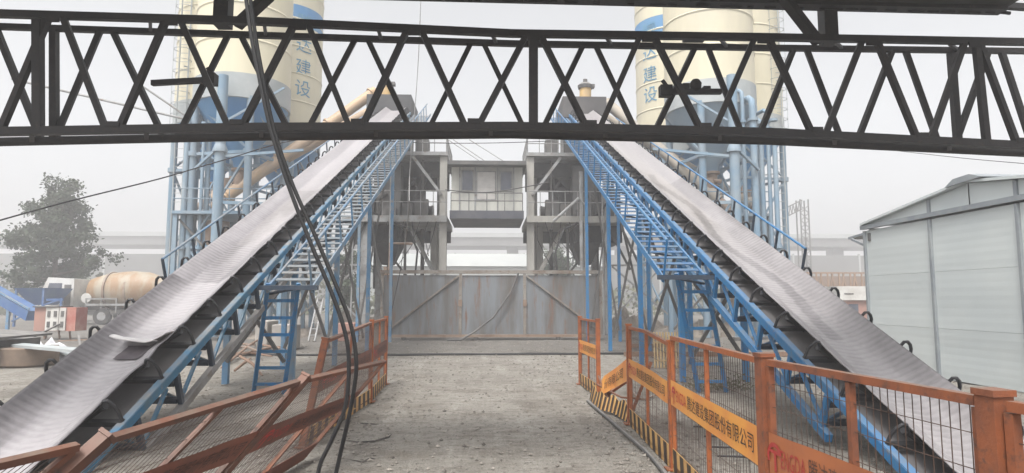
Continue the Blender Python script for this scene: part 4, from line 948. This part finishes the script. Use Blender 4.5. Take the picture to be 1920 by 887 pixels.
# ------------------------------------------------------------------ pale shed
def shed():
    X = 8.66; y0, y1, ze, zr, yr = 7.3, 14.39, 3.13, 3.53, 11.15
    T_ = thing('pale_shed', 'pale grey green sheet metal shed with gable facing the right conveyor', 'shed', (X + 3, (y0 + y1) / 2, 0))
    bays = [y1, 12.2, 10.1, y0]; zs = [0, .95, 2.04, ze - .05]
    for a, b_ in zip(bays, bays[1:]):
        for i in range(3):
            m = MB(); n = 14; ya, yb_ = a - .03, b_ + .03; za, zb = zs[i] + .002, zs[i + 1] - .002; bul = []
            for k in range(n + 1):          # shallow sheet swages
                z = za + (zb - za) * k / n; off = .0010 * (k % 2) + .010 * noise.noise(V((a, z * 2, 1)))
                bul += [(X + off, ya, z), (X + off + .012 * noise.noise(V((a, z, 4))), (ya + yb_) / 2, z), (X + off, yb_, z)]
            m.add(bul, [(3 * k + j, 3 * k + j + 1, 3 * k + j + 4, 3 * k + j + 3) for k in range(n) for j in range(2)], False); m.build('wall_sheet', M_shed, T_)
    for y in bays: MB().rng(X - .05, X + .02, y - .03, y + .03, 0, ze - .06).build('corner_trim', M_shedt, T_)
    MB().rng(X - .07, X + .03, y0 - .1, y1 + .1, ze - .02, ze + .07).build('eave_trim', M_shedt, T_)
    def zroof(y): return ze + .07 + (zr - ze) * (1 - abs(y - yr) / (y1 - yr))
    gb = [y1, 12.2, yr, 10.1, y0]
    for a, b_ in zip(gb, gb[1:]):
        MB().add([(X, a - .015, ze + .075), (X, b_ + .015, ze + .075), (X, b_ + .015, max(ze + .08, zroof(b_))), (X, a - .015, max(ze + .08, zroof(a)))], [(0, 1, 2, 3)]).build('gable_sheet', M_shed, T_)
    for y in (12.2, 10.1): MB().rng(X - .04, X - .004, y - .035, y + .035, ze + .075, zroof(y) - .01).build('gable_batten', M_shedt, T_)
    for (ya, yb_) in ((y1 + .04, yr), (yr, y0 - .1)):
        MB().prism([(X - .10, ya, zroof(ya) + .01), (X - .10, yb_, zroof(yb_) + .01), (X - .10, yb_, zroof(yb_) + .06), (X - .10, ya, zroof(ya) + .06)], (6, 0, 0)).build('roof_sheet', M_shed, T_)
    m = MB(); m.prism([(X - .14, yr + .42, zr + .06), (X - .14, yr - .5, zr + .10), (X - .14, yr - .2, zr + .2), (X - .14, yr + .2, zr + .18)], (6, 0, 0)); m.build('ridge_cap', M_shedt, T_)
    MB().rng(X + 5.8, X + 5.85, y0, y1, 0, ze).build('rear_wall', M_shed, T_); MB().rng(X + .05, X + 5.8, y1 - .1, y1 - .05, 0, ze).build('side_wall', M_shed, T_); MB().rng(X + .05, X + 5.8, y0 + .05, y0 + .1, 0, ze).build('side_wall', M_shed, T_)
    # side awning with bracket
    a = V((X + .1, y1 + .02, ze - .10)); b_ = V((X + .1, y1 + .9, ze - .16))
    MB().prism([a, b_, b_ + V((0, 0, .05)), a + V((0, 0, .05))], (1.5, 0, 0)).build('awning', M_shedt, T_); MB().bar((X + .08, y1 + .05, ze - .42), (X + .08, y1 + .7, ze - .18), .05).build('awning_bracket', M_shedt, T_)
    MB().rng(X - .03, X, y1 - .2, y1 - .12, ze - .3, ze - .12).build('wall_lamp', M_greyd, T_)
shed()

# ------------------------------------------------------------------ left yard: truck, hopper, cabinet, debris
def mixer_truck():
    d = 40; c = at(205, 570, d); T_ = thing('mixer_truck', 'concrete mixer truck with orange and cream drum behind the left conveyor', 'truck', (c.x, c.y, 0))
    x0 = at(165, 560, d).x; x1 = at(320, 560, d).x; y = c.y
    MB().rng(x0 - 2.6, x1 + .4, y - .45, y + .45, .85, 1.1).build('chassis', M_greyd, T_)
    ax = (V((x1, y, 2.15)) - V((x0 + .15, y, 2.0))).normalized().to_track_quat('Z', 'Y').to_matrix()
    L_ = x1 - x0 - .1
    MB().lathe([(.45, 0), (.82, .25), (1.12, 1.3), (1.2, 2.6), (1.1, 3.6), (.75, L_ - .5), (.55, L_)], (x0 + .15, y, 2.0), 28, axis=ax).build('drum', M_drum, T_)
    cab = MB(); cx = x0 - .1; cab.prism([(cx - 2.0, y - 1.15, .75), (cx - .05, y - 1.15, .75), (cx - .05, y - 1.15, 2.75), (cx - 1.6, y - 1.15, 2.85), (cx - 2.0, y - 1.15, 1.9)], (0, 2.3, 0)); cb = cab.build('cab', M_white, T_)
    MB().prism([(cx - 1.72, y - 1.165, 1.75), (cx - .75, y - 1.165, 1.75), (cx - .75, y - 1.165, 2.5), (cx - 1.5, y - 1.165, 2.5)], (0, .012, 0)).build('side_window', M_glass, cb)
    MB().rng(cx - 2.02, cx - 1.995, y - 1, y + 1, 1.15, 1.5).build('grille', M_greyd, cb); MB().rng(cx - .6, cx - .2, y - 1.17, y - 1.152, 1.0, 2.4).build('door_panel', M_greyd, cb)
    for xx in (cx - 1.1, x0 + 1.6, x0 + 3.1, x1 - .6):
        for yy in (-1.05, 1.05):
            w = MB().tube([(xx, y + yy - .15, .5), (xx, y + yy + .15, .5)], .5, 18).build('wheel', M_tyre, T_); MB().tube([(xx, y + yy - .16, .5), (xx, y + yy + .16, .5)], .26, 12).build('rim', M_grey, w)
    m = MB(); m.bar((x0 + .6, y - 1.1, 1.2), (x1, y - 1.1, 1.2), .12); m.bar((x0 + .6, y - 1.1, 1.55), (x0 + 2.4, y - 1.1, 1.55), .08)
    for k in range(5): m.bar((x0 + .6 + .9 * k, y - 1.1, .7), (x0 + .6 + .9 * k, y - 1.1, 1.6), .07)
    m.build('side_rail', M_grey, T_)
    m = MB(); m.tube([(x1 - 1.6, y - 1.0, 1.1), (x1 - 1.2, y - 1.0, 1.6), (x1 + .3, y - 1.0, 1.65)], .07, 8); m.build('fender', M_grey, T_)
    m = MB(); m.lathe([(.2, 0), (.55, .55), (.55, .62)], (x1 + .3, y, 2.75), 14); m.build('feed_hopper', M_white, T_)
    MB().bar((x1 + .4, y - .3, 1.9), (x1 + 1.3, y - .6, 1.0), .45, .12).build('chute', M_white, T_)
    for u in (1.35, 2.6): MB().lathe([(1.215, 0), (1.225, .06), (1.215, .12)], (x0 + .15 + u, y, 2.02), 28, axis=ax).build('drum_ring', M_brown, T_)
    m = MB(); m.tube([(x0 + .45, y - .9, 1.6), (x0 + .45, y + .9, 1.6)], .3, 12); m.build('water_tank', M_white, T_)
    m = MB(); m.rng(x0 + .4, x0 + 3.2, y - 1.05, y - .55, .6, .84); m.build('fuel_tank', M_greyd, T_)
mixer_truck()
def batch_hopper():
    d = 36; a = at(25, 545, d); b_ = at(82, 545, d); y = a.y; s_ = d / FPX
    T_ = thing('aggregate_hopper', 'blue aggregate hopper on a frame beside the mixer truck cab', 'hopper', ((a.x + b_.x) / 2, y, 0))
    zt = EYE + (562 - 540) * s_; zb = EYE + (562 - 572) * s_
    m = MB(); X0, X1 = a.x, b_.x; A = [(X0, y, zt), (X1, y, zt), (X1, y + 2.5, zt), (X0, y + 2.5, zt)]; B = [(X0 + .5, y + .7, zb), (X1 - .4, y + .7, zb), (X1 - .4, y + 1.8, zb), (X0 + .5, y + 1.8, zb)]
    m.add(A + B, [(0, 1, 5, 4), (1, 2, 6, 5), (2, 3, 7, 6), (3, 0, 4, 7), (4, 5, 6, 7)]); m.build('bin', M_bluehop, T_)
    for x in (X0 + .1, X1 - .1, X1 + .9):
        MB().bar((x, y + .1, 0), (x, y + .1, zt - .1 if x < X1 else zb + .4), .1).build('leg', M_bluehop, T_)
    MB().bar((X1 - .05, y + .08, zb), (X1 + .95, y + .08, zb + .35), .08).build('brace', M_bluehop, T_); MB().bar((X0, y + .05, .3), (X1, y + .05, zb), .08).build('brace', M_bluehop, T_)
    MB().bar((X1 + .1, y + .1, zb + .3), (X1 + 1.0, y + .1, zb + .3), .12).build('cross_beam', M_bluehop, T_)
    T2 = thing('feed_conveyor', 'blue slanting feed conveyor at the left edge before the hopper', 'conveyor', at(25, 600, 30)); p0 = at(-60, 520, 31); p1 = at(66, 592, 29)
    MB().bar(p0, p1, .7, .45).build('trough', M_bluehop, T2); MB().bar(p0 + V((0, -.4, .3)), p1 + V((0, -.4, .3)), .07).build('edge_rail', M_bluedusty, T2)
    for u in (.35, .7): q = p0.lerp(p1, u); MB().bar((q.x, q.y - .3, 0), (q.x, q.y - .3, q.z), .12).build('leg', M_bluedusty, T2)
batch_hopper()
def cabinet():
    d = 24.5; a = at(64, 600, d); b_ = at(140, 600, d); y = a.y; W_ = b_.x - a.x; x0 = a.x; s_ = d / FPX
    T_ = thing('switch_cabinet', 'red electrical cabinet with small white windowed doors on thin legs', 'cabinet', (x0 + W_ / 2, y, 0)); z1 = EYE + (562 - 574) * s_; z0 = EYE + (562 - 620) * s_
    MB().rng(x0, x0 + W_, y, y + .7, z0, z1 - .05).build('box', M_brick, T_); MB().rng(x0 - .03, x0 + .95, y - .1, y + .75, z1 - .046, z1).build('roof', M_greyd, T_)
    MB().rng(x0 + .01, x0 + .42, y - .015, y - .002, z0, z1 - .06).build('side_panel', M_pink, T_)
    for i in range(3):
        xa = x0 + .45 + .25 * i; dr = MB().rng(xa, xa + .24, y - .05 - .02 * (i % 2), y - .003, z0 + .02, z1 - .06).build('door', M_white, T_)
        for k in range(2): za = z0 + .14 + .4 * k; MB().rng(xa + .07, xa + .17, y - .075 - .02 * (i % 2), y - .052 - .02 * (i % 2), za, za + .22).build('window', M_greyd, dr)
    for dx in (.8, 1.2): MB().bar((x0 + dx, y + .3, 0), (x0 + dx - .05, y + .3, z0), .05).build('leg', M_wood, T_)
    MB().rng(x0 + .05, x0 + .12, y + .5, y + .6, 0, z0).build('leg', M_wood, T_)
cabinet()
def slab(px0, py0, px1, py1, depth, thick, z, m, label, name, cat, tilt=0):
    a = gnd(px0, py0, z); b_ = gnd(px1, py1, z); d = (b_ - a).normalized(); n = V((-d.y, d.x, 0)) * depth; n.z = tilt
    o = MB().prism([a, b_, b_ + n, a + n], (0, 0, thick)).build(name, m); return tag(o, label, cat)
slab(-40, 640, 98, 628, 1.2, .05, .62, M_greyd, 'dark steel sheet lying uppermost on the scrap heap at left', 'steel_sheet', 'sheet', .1)
slab(-40, 664, 75, 650, 1.4, .25, .28, M_greyd, 'dark bent steel trough under the scrap sheets at left', 'steel_trough', 'trough', .02)
slab(20, 651, 160, 664, .25, .06, .42, M_silog, 'long pale steel strip across the scrap heap at left', 'steel_strip', 'strip', .02)
slab(60, 660, 220, 676, .3, .05, .2, M_silog, 'pale strip end poking out beneath the left conveyor', 'steel_strip', 'strip', .02)
q = gnd(28, 690); m = MB(); m.lathe([(.56, 0), (.6, .04), (.6, .40), (.57, .42)], (q.x - .15, q.y + .6, 0), 28); tag(m.build('round_tank', mat('rusty_tan_tank', (.20, .145, .105), (.12, .09, .07), 1.5, .8)), 'low round tan tank base under the scrap sheets', 'tank')
def crumple(px, py, w, h, label, seed):
    q = gnd(px, py); m = MB(); n = 9; pts = []
    for i in range(n):
        for j in range(n):
            u, v = i / (n - 1) - .5, j / (n - 1) - .5; k = max(0, 1 - 2.2 * math.hypot(u, v)); pts.append((q.x + u * w * (1 + .3 * noise.noise(V((i, j, seed)))), q.y + v * w * .8, .01 + h * k * (.7 + .9 * noise.noise(V((i * .9, j * .9, seed + 5))))+ .03 * abs(noise.noise(V((i * 2.1, j * 2.1, seed))))))
    m.add(pts, [(i * n + j, i * n + j + 1, (i + 1) * n + j + 1, (i + 1) * n + j) for i in range(n - 1) for j in range(n - 1)]); return tag(m.build('plastic_sheet', M_bag), label, 'plastic sheet')
crumple(95, 660, 1.2, .55, 'crumpled white plastic sheet heaped beside the round tank', 3); crumple(60, 680, 1.3, .18, 'flat torn white plastic sheet lying on the ground at left', 8); crumple(120, 680, .7, .3, 'small white plastic sheet next to the left conveyor belt', 12)
for lb, px, py, a, L_, w_, rise, mm in (('rusty flat plate lying nearest the left edge of the yard', 8, 668, .3, 1.0, .3, .1, M_brown), ('dark beam end sticking up from the scrap sheets', 52, 640, 1.2, 1.1, .09, .45, M_mixer),
    ('brown pipe lying under the red cabinet legs', 110, 642, .1, 1.2, .07, .02, M_brown), ('grey flat strip just left of the conveyor belt edge', 172, 640, .5, .9, .2, .05, M_silog), ('short brown board before the mixer truck wheels', 205, 628, 2.6, .8, .16, .1, M_wood),
    ('dark crooked bar between cabinet and conveyor belt', 150, 652, 2.2, 1.0, .06, .3, M_greyd), ('small rusty piece beside the white plastic sheet', 132, 668, .9, .5, .14, .12, M_brown), ('grey plate leaning on the round tan tank', 70, 672, 1.6, .6, .3, .35, M_greyd)):
    q = gnd(px, py); dv = V((math.cos(a), math.sin(a), rise)) * L_
    tag(MB().bar(q + V((0, 0, .05)), q + dv + V((0, 0, .08)), w_, .045).build('scrap_piece', mm), lb, 'scrap', 'scrap pieces strewn on the left yard')
# wood and steel scraps by the ladder
wl = ('long brown branch slanting up to the blue ladder', 'brown branch crossing down to the foot of the ladder', 'thick branch lying in the middle of the scrap pile', 'reddish stick on top of the scrap pile', 'pale forked stick in front of the scrap pile', 'short stick at the left of the scrap pile', 'bent branch at the back of the scrap pile', 'grey stick under the scrap pile', 'thin twig on the right side of the scrap pile', 'reddish steel bar behind the scrap pile')
wp = [((415, 690, 0), (503, 625, .35)), ((450, 668, .3), (492, 704, .0)), ((430, 672, .05), (520, 650, .08)), ((440, 655, .12), (500, 640, .15)), ((440, 695, .02), (470, 672, .2)), ((425, 680, .02), (452, 660, .1)), ((450, 645, .05), (540, 655, .12)), ((435, 663, .02), (510, 668, .03)), ((470, 660, .1), (545, 650, .05)), ((445, 650, .1), (490, 660, .2))]
for lb, (a, b_) in zip(wl, wp):
    A = gnd(a[0], a[1], a[2]); B = gnd(b_[0], b_[1], b_[2]); mid = A.lerp(B, .5) + V((rnd.uniform(-.06, .06), rnd.uniform(-.06, .06), .05)); tag(MB().tube([A, mid, B], [.028, .033, .02], 7).build('branch', M_brown if 'reddish' in lb else M_wood), lb, 'branch', 'scrap wood pile by the left ladder')
def block(px0, px1, py, h, dep, m, label, name='concrete_block', cat='block'):
    a = gnd(px0, py); b_ = gnd(px1, py); o = MB().rng(a.x, b_.x, a.y, a.y + dep, 0, h)
    bm = bmesh.new(); me = o.mesh(name, m, V((a.x, a.y, 0))); bm.from_mesh(me); bmesh.ops.bevel(bm, geom=bm.edges[:], offset=.02, segments=1, affect='EDGES'); bm.to_mesh(me); bm.free()
    ob = bpy.data.objects.new(name, me); COL.objects.link(ob); ob.location = (a.x, a.y, 0); return tag(ob, label, cat)
block(477, 500, 655, .85, 1.0, M_conc, 'pale concrete block left of the blue ladder'); block(508, 548, 656, .75, .8, M_conc, 'grey concrete block seen through the blue ladder'); block(630, 664, 640, .65, .9, M_pink, 'faded red crate behind the left guard fence', 'crate', 'crate'); block(1322, 1352, 632, .7, .8, M_conc, 'grey concrete block behind the right ladder')
T_ = thing('aluminium_ladder', 'thin grey ladder leaning under the left tower', 'ladder', gnd(588, 640)); A = gnd(578, 640); B = gnd(590, 640); A2 = atY(596, 560, A.y + .9); B2 = atY(606, 560, A.y + .9)
for p0, p1 in ((A, A2), (B, B2)): MB().bar(p0, p1, .05).build('rail', M_grey, T_)
for k in range(1, 7): MB().bar(A.lerp(A2, k / 7), B.lerp(B2, k / 7), .035).build('rung', M_grey, T_)
# rubble mounds behind the gate
def mound(px0, px1, py, hpx, label, seed):
    a = gnd(px0, py); b_ = gnd(px1, py); w = b_.x - a.x; h = hpx * a.y / FPX; nx_, ny_ = 28, 12; m = MB(); pts = []
    for j in range(ny_ + 1):
        for i in range(nx_ + 1):
            u, v = i / nx_, j / ny_; k = (math.sin(math.pi * u) * math.sin(math.pi * v)) ** .6; pts.append((a.x + w * u, a.y + v * 4, -.03 + h * k * (.65 + .6 * noise.noise(V((u * 6, v * 4, seed))) + .25 * noise.noise(V((u * 19, v * 9, seed))))))
    m.add(pts, [(j * (nx_ + 1) + i, j * (nx_ + 1) + i + 1, (j + 1) * (nx_ + 1) + i + 1, (j + 1) * (nx_ + 1) + i) for j in range(ny_) for i in range(nx_)]); o = m.build('rubble_mound', M_mound); tag(o, label, 'rubble')
mound(-60, 130, 684, 22, 'dark scrap heap around the round tank at the left edge', 21); mound(590, 715, 622, 46, 'dark rubble mound behind the left end of the gate', 1); mound(1135, 1260, 622, 50, 'dark rubble mound behind the right end of the gate', 5); mound(1250, 1480, 632, 34, 'low rubble bank under the right conveyor', 9); mound(430, 560, 635, 26, 'low rubble bank under the left conveyor', 12)
# bamboo rack, rebar bars and timbers on the right
T_ = thing('bamboo_rack', 'yellowish bamboo rack leaning by the broken fence', 'rack', gnd(1255, 700)); A = gnd(1228, 690); B = gnd(1275, 690)
for i in range(9): p0 = A.lerp(B, i / 8); MB().tube([p0, p0 + V((.12, .5, .75))], .02, 6).build('bamboo_cane', M_bamboo, T_)
for k in (.2, .7): MB().tube([A.lerp(A + V((.12, .5, .75)), k), B.lerp(B + V((.12, .5, .75)), k)], .022, 6).build('cross_cane', M_bamboo, T_)
for i, (y_, x0, x1, lb) in enumerate(((782, 1290, 1362, 'farthest'), (800, 1300, 1378, 'second'), (818, 1320, 1390, 'third'), (838, 1332, 1405, 'fourth'), (855, 1345, 1415, 'nearest'))):
    A = gnd(x0, y_, .02); B = gnd(x1, y_ + 2, .02); tag(MB().tube([A, B], .011, 6).build('steel_bar', M_dk), '%s thin steel bar on the gravel behind the right fence' % lb, 'bar', 'thin steel bars on the gravel')
for px0, px1, py, lb in ((1180, 1330, 648, 'long dark timber lying behind the right ladder, upper one'), (1170, 1480, 664, 'long dark timber lying on the right yard, lower one')):
    A = gnd(px0, py, .06); B = gnd(px1, py, .06); tag(MB().bar(A, B, .1, .12).build('timber', M_wood), lb, 'timber')
m = MB(); m.tube(spline([gnd(1140, 735, .0), gnd(1165, 690, .35), gnd(1195, 745, .05), gnd(1230, 740, .03)]), .018, 6); tag(m.build('bent_hose', M_brown), 'bent brown hose looping behind the broken fence', 'hose')
m = MB(); m.tube(spline([gnd(1102, 752, .02), gnd(1135, 780, .02), gnd(1175, 815, .02), gnd(1215, 850, .02), gnd(1245, 885, .02), gnd(1275, 925, .02)]), .022, 8); tag(m.build('edge_hose', M_greyd), 'grey hose along the foot of the right fence', 'hose')
# weeds at the right ladder foot
m = MB(); q0 = gnd(1345, 728)
for i in range(500):
    q = V((q0.x + rnd.gauss(0, .35), q0.y + rnd.gauss(0, .2), abs(rnd.gauss(0, .08)))); sz = rnd.uniform(.015, .04); a = V((rnd.gauss(0, 1), rnd.gauss(0, 1), rnd.gauss(0, 1))).normalized(); bb = a.orthogonal().normalized(); m.quad(q - a * sz, q - bb * sz * .5, q + a * sz, q + bb * sz * .5)
m.build('weeds', M_scrub, kind='stuff')

# ------------------------------------------------------------------ right background
def right_back():
    d = 34; a = at(1566, 550, d); s_ = d / FPX; T_ = thing('site_hut', 'small reddish hut with flat white roof beyond the right conveyor', 'hut', (a.x + 1, a.y, 0))
    z = lambda y: EYE + (562 - y) * s_; w = 75 * s_
    MB().rng(a.x + .1, a.x + w, a.y, a.y + 2, 0, z(563)).build('wall', M_pink, T_); MB().rng(a.x, a.x + w + .1, a.y - .15, a.y + 2.1, z(562.8), z(537)).build('roof', M_white, T_)
    MB().rng(a.x + .7, a.x + 1.2, a.y - .02, a.y - .003, z(585), z(570)).build('window', M_glass, T_); MB().rng(a.x + .4, a.x + .9, a.y - .17, a.y - .153, z(552), z(550)).build('slot', M_greyd, T_)
    d = 48; a = at(1510, 560, d); b_ = at(1640, 560, d); s_ = d / FPX; zt = EYE + (562 - 512) * s_; zb = 0.0; T_ = thing('lattice_fence', 'low brownish lattice girder fence beyond the right conveyor', 'fence', (a.x, a.y, 0))
    m = mat('brown_lattice_paint', (.30, .19, .12), (.25, .17, .12), 1, .8); MB().bar((a.x, a.y, zt), (b_.x, a.y, zt), .12).build('top_rail', m, T_); MB().bar((a.x, a.y, .6), (b_.x, a.y, .6), .12).build('bottom_rail', m, T_)
    n = 6
    for i in range(n):
        x0 = a.x + (b_.x - a.x) * i / n; x1 = a.x + (b_.x - a.x) * (i + 1) / n; xm = (x0 + x1) / 2; MB().bar((x0, a.y, .66), (xm, a.y, zt - .06), .09).build('diagonal', m, T_); MB().bar((xm, a.y + .1, zt - .06), (x1, a.y + .1, .66), .09).build('diagonal', m, T_)
        MB().bar((x0, a.y - .1, 0), (x0, a.y - .1, zt), .09).build('post', m, T_)
    MB().rng(a.x - 3, b_.x + 6, a.y + 1.2, a.y + 1.4, 0, zt - .2).build('backing_wall', mat('rust_brown_wall', (.25, .18, .14), (.21, .16, .13), .5, .9), T_)
    d = 85; a = at(1512, 560, d); s_ = d / FPX; T_ = thing('lattice_pylon', 'faint lattice gantry pylon standing far off in the haze', 'pylon', (a.x, a.y, 0)); zt = EYE + (562 - 374) * s_; w = .55
    m = MB()
    for sx in (-w, w):
        for sy in (-w, w): m.bar((a.x + sx, a.y + sy, 0), (a.x + sx, a.y + sy, zt), .14)
    k = 0; z = 0
    while z < zt - 1: m.bar((a.x - w, a.y - w, z), (a.x + w, a.y - w, z + 1), .08); m.bar((a.x + w, a.y - w, z), (a.x - w, a.y - w, z + 1), .08); z += 1
    m.build('mast', M_greyd, T_)
    m = MB(); xl = at(1470, 400, d).x
    for z0_ in (zt - 1.2, zt): m.bar((a.x, a.y, z0_), (xl, a.y, z0_ - 1.2), .14)
    for i in range(6): u = i / 6; v = (i + .5) / 6; x_ = lambda t: a.x + (xl - a.x) * t; m.bar((x_(u), a.y, zt - 1.2 * u), (x_(v), a.y, zt - 1.2 - 1.2 * v), .08); m.bar((x_(v), a.y, zt - 1.2 - 1.2 * v), (x_(u + 1 / 6), a.y, zt - 1.2 * (u + 1 / 6)), .08)
    m.build('arm', M_greyd, T_)
right_back()

# ------------------------------------------------------------------ haze
hz = MB().rng(-345, 345, -45, 655, -1.2, 21.5).build('haze', M_white, kind='stuff')
hm = bpy.data.materials.new('haze_air'); hm.use_nodes = True; n = hm.node_tree.nodes; n.clear(); o = n.new('ShaderNodeOutputMaterial'); v = n.new('ShaderNodeVolumePrincipled')
v.inputs['Color'].default_value = (.97, .965, .98, 1); v.inputs['Density'].default_value = .0048; v.inputs['Anisotropy'].default_value = .2
hm.node_tree.links.new(v.outputs[0], o.inputs['Volume']); hz.data.materials[0] = hm
